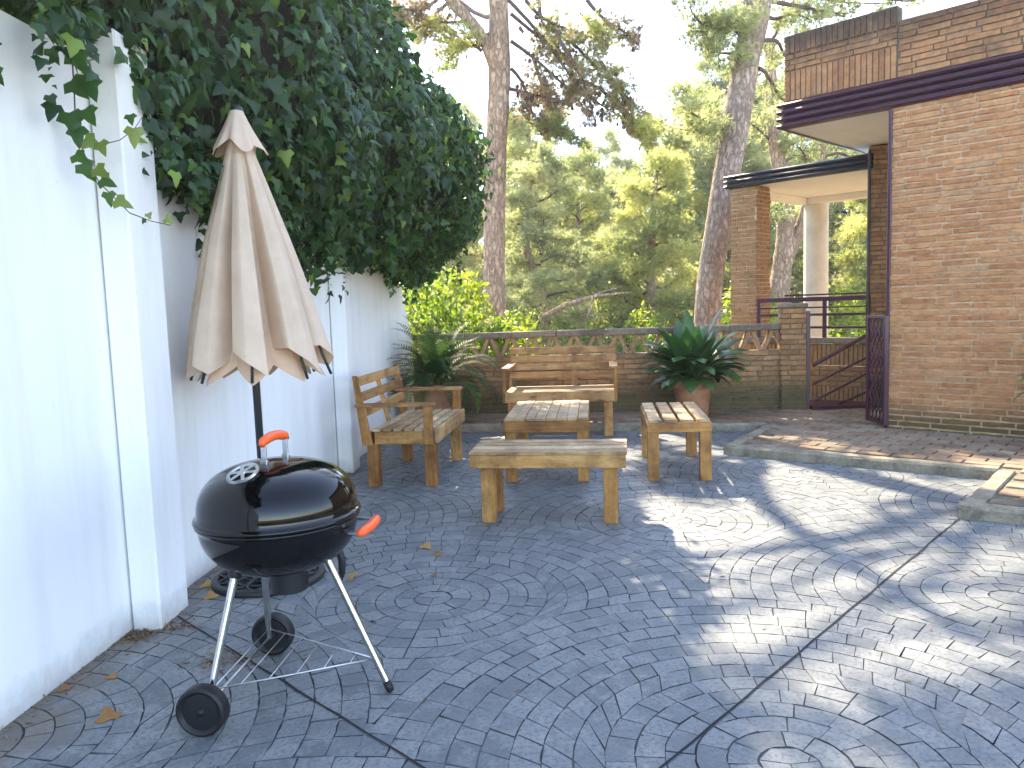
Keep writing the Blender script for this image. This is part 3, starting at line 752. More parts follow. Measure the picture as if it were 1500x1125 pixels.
# left return of the parapet and its top
bricks(mb, q0 + e2 * 2.0 + UP * ZB1, -e2, UP, 2.0, 0.62, 0.052, 0.28, 0.012, 0.012, rough=.003)
top1 = [q0 - e2 * 0.012, q0 + e1 * (bay - .015) - e2 * 0.012, q0 + e1 * (bay - .015) + e2 * 0.24, q0 + e2 * .24 + e1 * .24, q0 + e2 * 2.0 + e1 * .24, q0 + e2 * 2.0]
mb.prism([(p.x, p.y) for p in top1], ZB1 + 0.60, ZB1 + 0.622, 1)
top2 = [q0 + e1 * bay, q0 + e1 * (RIGHT + LEFT), q0 + e1 * (RIGHT + LEFT) + e2 * 0.25, q0 + e1 * bay + e2 * .25]
mb.prism([(p.x, p.y) for p in top2], ZP - 0.02, ZP + 0.004, 1)
mb.prism([(p.x, p.y) for p in [q0 + e2 * .25, q0 + e1 * 6 + e2 * .25, q0 + e1 * 6 + e2 * .27, q0 + e2 * .27]], ZB1, ZP - 0.01, 1)
sub(house, "parapet", mb, [MAT['brick_parapet'], MAT['mortar_dark']])
mb = MB(); mb.prism([(p.x, p.y) for p in [q0 + e1 * (bay - .0) + e2 * .02, q0 + e1 * (bay + .16) + e2 * .3, q0 + e1 * (bay + .10) + e2 * .55, q0 + e1 * (bay - .008) + e2 * .3]], ZP, ZB1 + 0.615)
sub(house, "parapet_end", mb, MAT['soffit'])
mb = MB(); mb.box((-0.002, -0.004, (ZB0 + TZ) / 2), (0.03, 0.05, ZB0 - TZ - 0.004), frame_M(P0, e1, e2), 0.004)
sub(house, "corner_trim", mb, MAT['purple'])

# ================================================================== PORCH beyond the wall
Q0 = Vector((2.815, 10.03, 0)); PL_ = 1.78
porch = thing("porch", "open porch with flat dark banded roof, brick pier and pale round column", "porch", Q0)
ZS0, ZS1 = 2.70, 2.875
mb = MB()
pp = [Q0 + e2 * .012, Q0 + e1 * PL_ + e2 * .012, Q0 + e1 * PL_ + e2 * 2.1, Q0 + e2 * 2.1 + e1 * .012]
mb.prism([(p.x, p.y) for p in pp], ZS0 + .01, ZS1 - .008)
for (o_, w_, l_) in ((Q0 + e1 * .06 + e2 * .34, .14, 1.5),):           # white edge beam under the slab
    mb.box((0.07, l_ / 2, ZS0 - .035), (w_, l_, .088), frame_M(o_, e1, e2), .004)
mb.box((PL_ / 2 + .05, 1.93, ZS0 - .035), (PL_ - .14, .14, .088), frame_M(Q0, e1, e2), .004)
sub(porch, "slab", mb, MAT['soffit'])
mb = MB(); sweep(mb, [(p.x, p.y) for p in (Q0 + e2 * 2.1, Q0, Q0 + e1 * PL_)], ridges(ZS0, ZS1, 3, .042))
sub(porch, "fascia", mb, MAT['navy'], True, 50)
mb = MB(); cw = 0.345; cz = ZS0 - 0.002
co = Q0 + e1 * 0.03 + e2 * 0.03
bricks(mb, co - UP * .5, e1, UP, cw, cz + .5, .052, .25, .013, .010, rough=.003, header=.2)
bricks(mb, co + e1 * cw - UP * .5, e2, UP, cw, cz + .5, .052, .25, .013, .010, rough=.003)
bricks(mb, co + e2 * cw - UP * .5, -e2, UP, cw, cz + .5, .052, .25, .013, .010, rough=.003)
bricks(mb, co + e2 * cw + e1 * cw - UP * .5, -e1, UP, cw, cz + .5, .052, .25, .013, .010, rough=.003)
sub(porch, "brick_pier", mb, [MAT['brick_ochre'], MAT['mortar']])
mb = MB(); rc = Q0 + e1 * .13 + e2 * 1.93
rc = Vector((4.30, 11.06, 0)) if False else Vector((4.43, 11.28, 0))
mb.lathe([(0.168, -0.6), (0.168, 1.0), (0.166, 2.0), (0.166, ZS0 - .078)], rc, 48)
sub(porch, "round_column", mb, MAT['column'], True)
# brick end wall carrying both roofs, with dark trim
EW = Vector((4.055, 8.80, 0)); ed = Vector((math.cos(R(-20)), math.sin(R(-20)), 0))
mb = MB()
bricks(mb, EW - UP * .4, ed, UP, .5, ZB0 + .4, .052, .28, .013, .010, rough=.003)
en = ed.cross(UP)
mb.add([EW + UP * z + ed * u - en * d for z in (-.4, ZB0) for u, d in ((0, 0), (.5, 0), (.5, .25), (0, .25))], [(1, 2, 6, 5), (2, 3, 7, 6), (3, 0, 4, 7), (4, 5, 6, 7)], 1)
sub(porch, "end_wall", mb, [MAT['brick_old'], MAT['mortar_dark']])
mb = MB(); mb.box((-.012, -.02, 1.25), (.03, .06, 3.3), frame_M(EW, ed, -en), .003)
sub(porch, "trim", mb, MAT['navy'])
# porch base wall: bricks on end under a mossy coping, and the floor behind it
b0 = Q0 + e1 * .30 - e2 * .04
mb = MB(); bl_ = PL_ - .30 - .02
soldier(mb, b0, e1, bl_, -0.30, .30, Nn=-e2); soldier(mb, b0, e1, bl_, .002, .26, Nn=-e2)
bricks(mb, b0 + UP * .264, e1, UP, bl_, .24, .056, .26, .013, .012, rough=.003)
soldier(mb, b0, e1, bl_, .506, .25, Nn=-e2)
sub(porch, "base_wall", mb, [MAT['brick_ochre'], MAT['mortar_dark']])
mb = MB(); mb.box((bl_ / 2, .08, .795), (bl_ + .02, .26, .07), frame_M(b0, e1, e2), .01, jit=.004)
sub(porch, "base_coping", mb, MAT['coping'])
mb = MB(); fl = [b0 + e2 * .2, b0 + e2 * .2 + e1 * bl_, b0 + e2 * 2.2 + e1 * bl_, b0 + e2 * 2.2]
mb.prism([(p.x, p.y) for p in fl], -.4, .40)
sub(porch, "porch_floor", mb, MAT['kerb'])
# plum railing on the base wall
rl = thing("porch_railing", "plum metal railing with thick handrail along the porch edge", "railing", b0)
ra, rb = Q0 + e1 * .42 - e2 * .02, Q0 + e1 * (PL_ - .01) - e2 * .02
for z, r_, nm in ((1.283, .026, "handrail"), (1.185, .009, "rail"), (1.10, .014, "rail"), (.95, .014, "rail")):
    mb = MB(); mb.box(((rb - ra).length / 2, 0, z), ((rb - ra).length, r_ * 2, r_ * 2), frame_M(ra, e1, e2), .004); sub(rl, nm, mb, MAT['purple'])
mb = MB(); mb.box(((rb - ra).length / 2 + .15, .10, 1.335), ((rb - ra).length - .3, .03, .02), frame_M(ra, e1, e2), .003); sub(rl, "rail", mb, MAT['purple'])
for t in (.012, .62, .985):
    mb = MB(); mb.box(((rb - ra).length * t, 0, 1.04), (.045, .03, .45), frame_M(ra, e1, e2), .003); sub(rl, "post", mb, MAT['purple'])
# plum steps beyond the gate and their sloping handrail
st = thing("entrance_steps", "plum painted steps behind the open gate, going down to the porch", "steps", (3.6, 8.7, 0))
for i in range(4):
    mb = MB(); y0 = 8.42 + i * .17; mb.box((3.72 + i * .06, y0 + .085, TZ + .012 - i * .004), (.86, .155, .05), Matrix.Rotation(0, 4, 'Z'), .004)
    sub(st, "tread", mb, MAT['purple'])
hr = thing("sloping_handrail", "sloping plum handrail of parallel bars beside the entrance steps", "handrail", (3.7, 8.6, 0))
for (xa, za, xb, zb_, r_, nm) in ((3.335, .555, 3.99, .885, .022, "handrail"), (3.335, .345, 3.97, .62, .013, "bar"), (3.335, .152, 3.96, .435, .013, "bar"), (3.56, .085, 3.97, .235, .013, "bar")):
    mb = MB(); mb.tube([(xa, 8.56, za), (xb, 8.63, zb_)], r_, 8); sub(hr, nm, mb, MAT['purple'], True, 40)
mb = MB(); mb.box((3.985, 8.63, .48), (.03, .03, .84), None, .003); sub(hr, "post", mb, MAT['purple'])

# gate leaf, standing open
GA, GB = Vector((3.452, 7.15, 0)), Vector((3.475, 7.47, 0))
GA, GB = Vector((3.435, 7.09, 0)), Vector((3.425, 7.44, 0))
gd = (GB - GA).normalized(); gw = (GB - GA).length
gate = thing("garden_gate", "open plum iron gate with wavy bars beside the house corner", "gate", GA)
gM = frame_M(GA, gd, gd.cross(UP) * -1)
mb = MB()
for u in (.018, gw - .018): mb.box((u, 0, TZ + .535), (.036, .036, 1.01), gM, .003)
for z in (TZ + .045, TZ + 1.03): mb.box((gw / 2, 0, z), (gw - .07, .03, .03), gM, .003)
sub(gate, "frame", mb, MAT['purple'])
mb = MB()
for i in range(4):
    u0 = .036 + (gw - .072) * (i + .5) / 4
    for sg in (1, -1):
        mb.tube([gM @ Vector((u0 + sg * .028 * math.sin(k / 40 * math.pi * 9), .004 * sg, TZ + .06 + k / 40 * .955)) for k in range(41)], .0075, 5)
sub(gate, "grille", mb, MAT['purple'], True)
# ================================================================== PALLET FURNITURE (local frames: x forward, y along, z up)
def hexa(mb, bot, top, z0, z1, rn=None, mi=0):
    """board with a rectangular foot (x0,x1,y0,y1) and a different top"""
    rn = rng.random() if rn is None else rn; uo = rng.uniform(0, 9); vo = rng.uniform(0, 9)
    v = [(bot[i], bot[j], z0) for i, j in ((0, 2), (1, 2), (1, 3), (0, 3))] + [(top[i], top[j], z1) for i, j in ((0, 2), (1, 2), (1, 3), (0, 3))]
    f = [(3, 2, 1, 0), (4, 5, 6, 7), (0, 1, 5, 4), (1, 2, 6, 5), (2, 3, 7, 6), (3, 0, 4, 7)]
    mb.add(v, f, mi, rn, [[(v[i][2] + uo, v[i][0] + v[i][1] + vo) for i in q] for q in f])
def wbox(mb, x0, x1, y0, y1, z0, z1, ch=.003, jit=.0012, M=None, rn=None):
    mb.box(((x0 + x1) / 2, (y0 + y1) / 2, (z0 + z1) / 2), (x1 - x0, y1 - y0, z1 - z0), M, ch, 0, rn, jit)
def sofa(name, label, loc, rz, L, D, seat, top, nback, nseat, arm, leg=.042):
    """L along y, D deep; front at +x, back posts at -x"""
    t = thing(name, label, "bench", (*loc, 0), rz)
    hx, hy = D / 2, L / 2
    for sx in (-1, 1):
        for sy in (-1, 1):
            mb = MB(); cx, cy = sx * (hx - .05), sy * (hy - .06)
            wbox(mb, cx - leg, cx + leg, cy - leg, cy + leg, 0, seat - .112)
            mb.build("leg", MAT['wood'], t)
    mb = MB(); z0, z1 = seat - .115, seat - .022                     # apron frame
    for sy in (-1, 1):
        y = sy * (hy - .012); wbox(mb, -hx + .075, hx - .075, y - .012, y + .012, z0, z1)
    wbox(mb, -hx + .02, -hx + .044, -hy + .026, hy - .026, z0, z1)
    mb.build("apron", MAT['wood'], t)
    mb = MB(); wbox(mb, hx - .004, hx + .022, -hy - .003, hy + .003, z0 + .006, seat - .002)
    mb.build("front_board", MAT['wood_back'], t)
    mb = MB(); xa, xb = -hx + .05, hx - .006; w = (xb - xa) / nseat
    for i in range(nseat):
        wbox(mb, xa + i * w + .010, xa + (i + 1) * w - .010, -hy + .001, hy - .001, seat - .021, seat + rng.uniform(-.002, .002))
    mb.build("seat", MAT['wood_top'], t)
    for sy in (-1, 1):                                               # leaning back posts
        mb = MB(); y0, y1 = sorted((sy * hy, sy * (hy + .024) ))
        y0, y1 = sorted((sy * (hy + .002), sy * (hy + .030)))
        hexa(mb, (-hx - .012, -hx + .068, y0, y1), (-hx - .062, -hx - .030, y0, y1), seat - .118, top)
        mb.build("back_post", MAT['wood'], t)
        mb = MB(); wbox(mb, hx - .078, hx - .012, y0, y1, seat - .118, arm - .013); mb.build("arm_post", MAT['wood'], t)
        mb = MB(); ya, yb = sorted((sy * (hy - .045), sy * (hy + .040)))
        wbox(mb, -hx - .055, hx + .005, ya, yb, arm - .0125, arm + .0125); mb.build("armrest", MAT['wood_back'], t)
    bk = MB(); zs = (top - seat - .06) / nback
    for i in range(nback):
        zc = seat + .075 + zs * (i + .5) ; fx = -hx + .068 - .098 * ((zc - seat + .118) / (top - seat + .118))
        h = zs * (.62 if nback == 3 else .80) / 2
        wbox(bk, fx - .010, fx + .010, -hy - .026, hy + .026, zc - h, zc + h)
    bk.build("backrest", MAT['wood_back'], t)
    mb = MB(); y = -.02 if nback == 3 else .13
    hexa(mb, (-hx + .028, -hx + .050, y - .03, y + .03), (-hx - .055, -hx - .036, y - .03, y + .03), seat - .02, top - .02); mb.build("back_strut", MAT['wood'], t)
    return t
sofa("pallet_sofa", "stained wooden bench with arms, side-on against the white wall", (-.775, 6.21), R(-6.8), 1.10, .535, .44, .838, 3, 6, .618)
sofa("pallet_sofa", "faded wooden bench with arms, facing forward before the lattice wall", (.505, 7.99), R(-97.0), 1.085, .61, .458, .858, 4, 6, .685)

def table(name, label, cat, loc, rz, W, D, h, slats, along, inset=.012, gap=.010, leg=.041, apron=.085, legw=None, top_mat='wood_top', topz=None):
    """W along local x, D along local y; slats run along 'x' or 'y'"""
    t = thing(name, label, cat, (*loc, 0), rz); hx, hy = W / 2, D / 2
    for sx in (-1, 1):
        for sy in (-1, 1):
            mb = MB(); cx, cy = sx * (hx - leg - inset), sy * (hy - leg - inset)
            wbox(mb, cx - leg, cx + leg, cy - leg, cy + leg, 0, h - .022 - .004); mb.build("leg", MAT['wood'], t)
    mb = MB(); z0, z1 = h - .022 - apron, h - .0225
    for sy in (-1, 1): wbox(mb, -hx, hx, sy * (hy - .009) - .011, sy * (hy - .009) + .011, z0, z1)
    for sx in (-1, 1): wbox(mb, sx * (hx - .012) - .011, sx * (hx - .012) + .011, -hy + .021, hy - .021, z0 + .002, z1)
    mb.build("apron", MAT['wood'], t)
    mb = MB()
    if along == 'x':
        w = D / slats
        for i in range(slats): wbox(mb, -hx - .006, hx + .006, -hy - .004 + i * w + gap / 2, -hy + .004 + (i + 1) * w - gap / 2, h - .022, h + rng.uniform(-.002, .002))
    else:
        w = W / slats
        for i in range(slats): wbox(mb, -hx + i * w + gap / 2, -hx + (i + 1) * w - gap / 2, -hy - .008 + rng.uniform(-.004, .004), hy + .006, h - .022, h + rng.uniform(-.002, .002))
    mb.build("top", MAT[top_mat], t)
    return t
table("slatted_bench", "low wooden bench of four long slats, nearest of the seats", "bench", (.222, 4.745), R(-8.6), .93, .45, .445, 4, 'x', inset=.055, gap=.030, apron=.075)
table("coffee_table", "square wooden table of close boards between the benches", "table", (.297, 6.20), R(-6.3), .625, 1.05, .482, 8, 'y', inset=.004, gap=.002, apron=.088, top_mat='wood_top')
table("slatted_stool", "long wooden stool with wide gaps between its slats", "stool", (1.262, 6.07), R(-6.8), .465, 1.0, .453, 4, 'y', inset=.004, gap=.026, apron=.072)

# ================================================================== KETTLE GRILL
GC = Vector((-.806, 2.585, 0))
gr = thing("kettle_grill", "black kettle grill on three steel legs with orange handles", "grill", GC)
def lp(p): return Vector(p) - GC
RZ = .640
def ringprof(r, z0, h, ex, n=26, inv=False):
    out = []
    for i in range(n + 1):
        t = i / n * math.pi / 2
        out.append((max(r * math.cos(t) ** (2 / ex), 0.0005), z0 + h * math.sin(t) ** (2 / ex) * (-1 if inv else 1)))
    return out
mb = MB(); mb.lathe([(.262, RZ - .012), (.271, RZ - .014), (.275, RZ - .007), (.272, RZ + .001), (.264, RZ + .004)] + ringprof(.263, RZ + .005, .172, 2.5)[0:], n=72)
lid = mb.build("lid", MAT['enamel'], gr, True)
mb = MB(); mb.lathe([(.255, RZ - .004), (.269, RZ - .016), (.271, RZ - .021), (.266, RZ - .025)] + ringprof(.261, RZ - .026, .178, 2.25, inv=True), n=72)
bowl = mb.build("bowl", MAT['enamel'], gr, True)
# lid vent
vp = Vector((-.065, -.135, .8005)); vn = Vector((-.20, -.42, 1)).normalized()
MV = frame_M(vp + vn * .004, vn.orthogonal().normalized(), vn.cross(vn.orthogonal().normalized()), vn)
mb = MB(); mb.lathe([(.0005, .0035), (.014, .0035), (.015, .0)], n=20, M=MV)
mb.lathe([(.042, -.004), (.046, .001), (.052, .002), (.0535, -.006)], n=36, M=MV)
for k in range(6):
    a = k * math.pi / 3; mb.box((.029, 0, .001), (.034, .011, .003), MV @ Matrix.Rotation(a, 4, 'Z'), .001)
mb.build("vent", MAT['alu'], lid, True, angle=35)
# lid handle: two straps and an orange grip
h0, h1 = Vector((-.018, -.06, 0)), Vector((.018, .06, 0))
for hp, zb_ in ((h0, .802), (h1, .802)):
    mb = MB(); hd = (h1 - h0).normalized(); mb.box((0, 0, (zb_ + .886) / 2), (.020, .006, .886 - zb_), frame_M(hp, Vector((hd.y, -hd.x, 0)), hd), .001)
    mb.box((0, 0, .812), (.026, .014, .026), frame_M(hp, Vector((hd.y, -hd.x, 0)), hd), .002)
    mb.build("handle_bracket", MAT['alu'], lid)
def grip(a, b, up, r=.0165, bow=.014):
    mb = MB(); d = b - a; n = 12; pts = []; rad = []
    for i in range(n + 1):
        t = i / n; pts.append(a - d * .10 + d * 1.2 * t + up * (bow * math.sin(t * math.pi) - bow * .6 * (1 if i in (0, n) else 0)))
        rad.append(r * (.55 if i in (0, n) else (.9 if i in (1, n - 1) else 1.0)))
    mb.tube(pts, rad, 14); return mb
grip(h0 + UP * .885, h1 + UP * .885, UP).build("handle_grip", MAT['orange'], lid, True)
# bowl side handle
ha, hb = Vector((.240, -.062, .575)), Vector((.272, .052, .590))
out = Vector((.95, -.18, 0)).normalized()
for p in (ha, hb):
    mb = MB(); mb.box((0, 0, 0), (.115, .020, .008), frame_M(p - out * .002, out, UP.cross(out)), .001); mb.build("handle_bracket", MAT['alu'], bowl)
grip(ha + out * .048, hb + out * .048, out, .0165, .010).build("handle_grip", MAT['orange'], bowl, True)
# ash catcher, hook, legs, wheels, rack
mb = MB(); mb.lathe([(.0005, .366), (.058, .366), (.0635, .371), (.066, .45), (.075, .455), (.075, .468), (.05, .472)], (.022, .0, 0), n=44); mb.build("ash_catcher", MAT['rubber'], gr, True, angle=40)
mb = MB(); mb.tube([(.150, .09, .485), (.172, .10, .465), (.182, .10, .43), (.180, .10, .385), (.170, .10, .355), (.155, .10, .35)], [.010, .014, .014, .012, .010, .006], 8); mb.build("damper_lever", MAT['rubber'], gr, True)
W1, W2, FT = lp((-1.001, 2.322, .080)), lp((-.953, 2.892, .080)), lp((-.456, 2.549, 0))
axd = (W1 - W2).normalized()
L1, L2 = W1 - axd * .040, W2 + axd * .035
tops = (Vector((-.118, -.118, .468)), Vector((-.105, .125, .468)), Vector((.150, .005, .478)))
feet = (L1, L2, FT + UP * .022)
for tp, ft in zip(tops, feet):
    mb = MB(); mb.tube([tp, tp.lerp(ft, .5), ft], [.0125, .0125, .0115], 14); lg = mb.build("leg", MAT['chrome'], gr, True, angle=40)
    mb = MB(); d = (ft - tp).normalized(); mb.tube([tp - d * .012, tp + d * .004, tp + d * .016], [.020, .022, .018], 14); mb.build("leg_socket", MAT['rubber'], lg, True, angle=40)
mb = MB(); d = (feet[2] - tops[2]).normalized(); mb.tube([feet[2] - d * .022, feet[2], feet[2] + d * .016], [.0135, .0145, .012], 12); mb.build("foot_cap", MAT['rubber'], gr, True)
for wc in (W1, W2):
    Mq = frame_M(wc, axd.orthogonal().normalized(), axd.cross(axd.orthogonal().normalized()), axd)
    mb = MB(); mb.lathe([(.0005, .016), (.030, .018), (.058, .015), (.062, .020), (.070, .024), (.0785, .019), (.080, .010), (.080, -.012), (.0785, -.020), (.070, -.024), (.060, -.018), (.02, -.020), (.0005, -.022)], n=48, M=Mq)
    wl = mb.build("wheel", MAT['rubber'], gr, True, angle=50)
    mb = MB(); mb.lathe([(.0005, .0245), (.010, .0235), (.013, .017)], n=20, M=Mq); mb.build("hub_cap", MAT['rubber'], wl, True)
mb = MB(); mb.tube([W1 - axd * .02, W2 + axd * .02], .0045, 8); mb.build("axle", MAT['wire'], gr, True)
mb = MB(); rz_ = .165
def onleg(i, z): return tops[i].lerp(feet[i], (tops[i].z - z) / (tops[i].z - feet[i].z))
ra_, rb_, rc_ = onleg(0, .12), onleg(1, .12), onleg(2, .12)
for a_, b_ in ((ra_, rb_), (rb_, rc_), (rc_, ra_)): mb.tube([a_, b_], .0026, 6)
for k in range(1, 6):
    t = k / 6; mb.tube([ra_.lerp(rc_, t), rb_.lerp(rc_, t)], .0018, 6)
mb.build("wire_rack", MAT['wire'], gr, True)

# ================================================================== CLOSED PARASOL
UC = Vector((-1.238, 3.755, 0))
um = thing("parasol", "closed beige cloth parasol standing against the white wall", "parasol", UC + UP * .0)
mb = MB(); mb.tube([(0, 0, .10), (-.004, 0, 1.1), (-.010, 0, 2.25)], .0185, 16); mb.build("pole", MAT['pole'], um, True)
# folds: (angle, radius factor, hem height); crests carry the ribs, valleys are tucked in
ncr = 8; keys = []
for k in range(ncr):
    a = 2 * math.pi * k / ncr - math.pi / 2 + .18 + rng.uniform(-.06, .06); w = math.pi / ncr
    q = rng.uniform(.94, 1.05)
    keys.append((a - w * .62, .86 * q, 1.135 + rng.uniform(-.01, .02)))
    keys.append((a - w * .05, 1.0 * q, 1.085 + rng.uniform(-.015, .015)))
    keys.append((a + w * .58, .97 * q, 1.035 + rng.uniform(-.02, .015)))
    keys.append((a + w * .74, .50 * rng.uniform(.9, 1.1), 1.10 + rng.uniform(-.02, .02)))
    keys.append((a + w * 1.14, .42 * rng.uniform(.9, 1.1), 1.145))
keys.sort()
def fold(th):
    th = (th - keys[0][0]) % (2 * math.pi) + keys[0][0]
    ks = keys + [(keys[0][0] + 2 * math.pi, keys[0][1], keys[0][2])]
    for (a, r, z), (b, r2, z2) in zip(ks[:-1], ks[1:]):
        if a <= th <= b:
            t = (th - a) / max(b - a, 1e-6); tt = t * t * (3 - 2 * t); return r + (r2 - r) * (.7 * t + .3 * tt), z + (z2 - z) * t
    return keys[0][1], keys[0][2]
NT_, NS = 320, 44
mb = MB(); ZT = 2.17; Rb = .352
for j in range(NS + 1):
    sj = j / NS
    for i in range(NT_):
        th = 2 * math.pi * i / NT_
        fr, hz = fold(th)
        amp = min(1, sj * 2.2) ** .8
        f = .86 + (fr - .86) * amp
        Rr = .040 + (Rb - .040) * (sj ** .93) * (1 + .06 * math.sin(sj * math.pi))
        wr = 1 + .018 * math.sin(th * 5 + sj * 7) * sj + .008 * math.sin(th * 11 - sj * 14 + 1.3) * sj
        z = ZT + (hz - ZT) * sj
        r = Rr * f * wr
        mb.v.append((r * math.cos(th) + .028 * sj - .012 * (1 - sj), r * math.sin(th), z))
for j in range(NS):
    for i in range(NT_):
        i2 = (i + 1) % NT_; mb.face((j * NT_ + i, (j + 1) * NT_ + i, (j + 1) * NT_ + i2, j * NT_ + i2))
cano = mb.build("canopy", MAT['cloth'], um, True)
# lining: the turned-in cloth between the ribs hangs in points below the pleats
mb = MB()
for j in range(7):
    sj = j / 6
    for i in range(NT_):
        th = 2 * math.pi * i / NT_
        ph = ((th + math.pi / 2 - .18) / (2 * math.pi / ncr)) % 1.0
        tri = abs(ph - .5) * 2                                       # 1 at the ribs, 0 half way between
        r = Rb * (.60 + .27 * tri) * (1 - .30 * sj); z = 1.075 - .085 * tri + .16 * sj
        mb.v.append((r * math.cos(th) + .028, r * math.sin(th), z))
for j in range(6):
    for i in range(NT_):
        i2 = (i + 1) % NT_; mb.face((j * NT_ + i, (j + 1) * NT_ + i, (j + 1) * NT_ + i2, j * NT_ + i2))
mb.build("lining", MAT['lining'], cano, True)
for k in range(ncr):
    a = 2 * math.pi * k / ncr - math.pi / 2 + .18
    mb = MB(); d = Vector((math.cos(a), math.sin(a), 0))
    mb.tube([d * .03 + UP * 2.08, d * (Rb * .83) + Vector((.028, 0, 1.10)), d * (Rb * .93) + Vector((.028, 0, 1.005))], [.006, .007, .007], 8); mb.build("rib", MAT['pole'], um, True)
mb = MB()
for j in range(13):                                                   # wind vent cap with a flared, wavy skirt
    sj = j / 12
    for i in range(96):
        th = 2 * math.pi * i / 96
        r = .030 + .088 * sj ** 1.1; w = 1 + .14 * sj * sj * math.sin(th * 5 + .6) + .08 * sj * math.sin(th * 9 + 2)
        z = 2.262 - .185 * sj + .026 * sj * sj * math.sin(th * 5 + .6 + math.pi) + .012 * sj * math.sin(th * 3)
        mb.v.append((r * w * math.cos(th) - .012, r * w * math.sin(th), z))
for j in range(12):
    for i in range(96):
        i2 = (i + 1) % 96; mb.face((j * 96 + i, (j + 1) * 96 + i, (j + 1) * 96 + i2, j * 96 + i2))
mb.build("vent_cap", MAT['cloth'], um, True)
mb = MB(); mb.lathe([(.031, 2.250), (.032, 2.267), (.026, 2.279), (.012, 2.286), (.0005, 2.288)], (-.012, 0, 0), n=24); mb.build("finial", MAT['pole'], um, True)
# cast base with open scroll lattice
ub = thing("parasol_stand", "round black lattice parasol base on the patio behind the grill", "parasol base", UC)
mb = MB(); mb.lathe([(.268, 0), (.272, .012), (.268, .026), (.252, .032), (.240, .028), (.238, .014)], n=64); mb.build("rim", MAT['base_plastic'], ub, True)
mb = MB(); mb.lathe([(.075, .028), (.070, .055), (.034, .068), (.030, .16), (.034, .165), (.034, .19), (.021, .195)], n=32); mb.build("socket", MAT['base_plastic'], ub, True, angle=40)
mb = MB(); mb.lathe([(.0005, .012), (.240, .010)], n=48)
for k in range(12):
    a = k * math.pi / 6
    for sg in (1, -1):
        mb.tube([(math.cos(a + sg * .34 * t * (1 - t) * 3.4) * (.07 + .175 * t), math.sin(a + sg * .34 * t * (1 - t) * 3.4) * (.07 + .175 * t), .046 - .022 * t) for t in [q / 8 for q in range(9)]], .0075, 6)
for r_ in (.125, .185): mb.tube([(r_ * math.cos(q * math.pi / 24), r_ * math.sin(q * math.pi / 24), .040 - r_ * .06) for q in range(49)], .006, 6)
mb.build("lattice", MAT['base_plastic'], ub, True)

# ================================================================== POTTED PLANTS
def strap_leaves(n, seed, length, width, spread, parent, mat, base=(0, 0, 0)):
    r = random.Random(seed); V, Fc, RN = [], [], []
    for i in range(n):
        az = 2 * math.pi * (i * .618034) + r.uniform(-.3, .3)
        inner = i / n
        el = R(86 - 52 * inner ** .9 + r.uniform(-9, 9)); L = length * r.uniform(.72, 1.08) * (1.05 - .38 * inner); w = width * r.uniform(.75, 1.15)
        d = Vector((math.cos(az), math.sin(az), 0)); p = Vector(base) + d * r.uniform(.01, .07); o = len(V); K = 11
        ang = el; tw = r.uniform(-.5, .5); rn = r.random()
        droop = r.uniform(.035, .085) * (.7 + 1.0 * inner)
        for k in range(K):
            t = k / (K - 1)
            bl = 0.06 if t < .30 else max(.0, math.sin(min(1, (t - .30) / .70) ** .75 * math.pi) ** .7)
            ww = w * max(bl, .06 if t < .9 else 0.0) / 2
            sd = Vector((-d.y, d.x, 0)) * math.cos(tw * t) + UP * math.sin(tw * t) * .6
            nm = sd.cross(d * math.cos(ang) + UP * math.sin(ang)).normalized()
            V += [tuple(p + sd * ww + nm * ww * .28), tuple(p), tuple(p - sd * ww + nm * ww * .28)]
            if k < K - 1:
                a = o + k * 3; Fc += [(a, a + 1, a + 4, a + 3), (a + 1, a + 2, a + 5, a + 4)]; RN += [rn, rn]
            p = p + (d * math.cos(ang) + UP * math.sin(ang)) * (L / (K - 1)); ang -= droop * (1 + 2.2 * t)
    return arr_mesh("foliage", np.array(V), np.array(Fc), np.array(RN), mat, parent, smooth=True)
def round_pot(parent, rt, rb, h):
    mb = MB(); mb.lathe([(.0005, 0), (rb, 0), (rb + .006, .006), (rt - .018, h * .78), (rt + .004, h * .79), (rt + .010, h * .82), (rt + .010, h * .97), (rt + .002, h), (rt - .018, h), (rt - .026, h * .94)], n=48); pot = mb.build("pot", MAT['terracotta'], parent, True, angle=45)
    mb = MB(); mb.lathe([(.0005, h * .93), (rt - .02, h * .925)], n=30); mb.build("soil", MAT['soil'], parent)
ap = thing("potted_plant", "round terracotta pot of broad dark strap leaves before the lattice wall", "potted plant", (1.915, 8.20, TZ))
round_pot(ap, .215, .15, .41)
strap_leaves(95, 11, .80, .178, .5, ap, MAT['aspidistra'], (0, 0, .37))
ap2 = thing("potted_plant", "leafy plant mostly out of view beside the house wall, at the right edge", "potted plant", (4.33, 5.80, TZ))
round_pot(ap2, .17, .12, .36); strap_leaves(46, 15, .74, .075, .5, ap2, MAT['aspidistra'], (0, 0, .33))
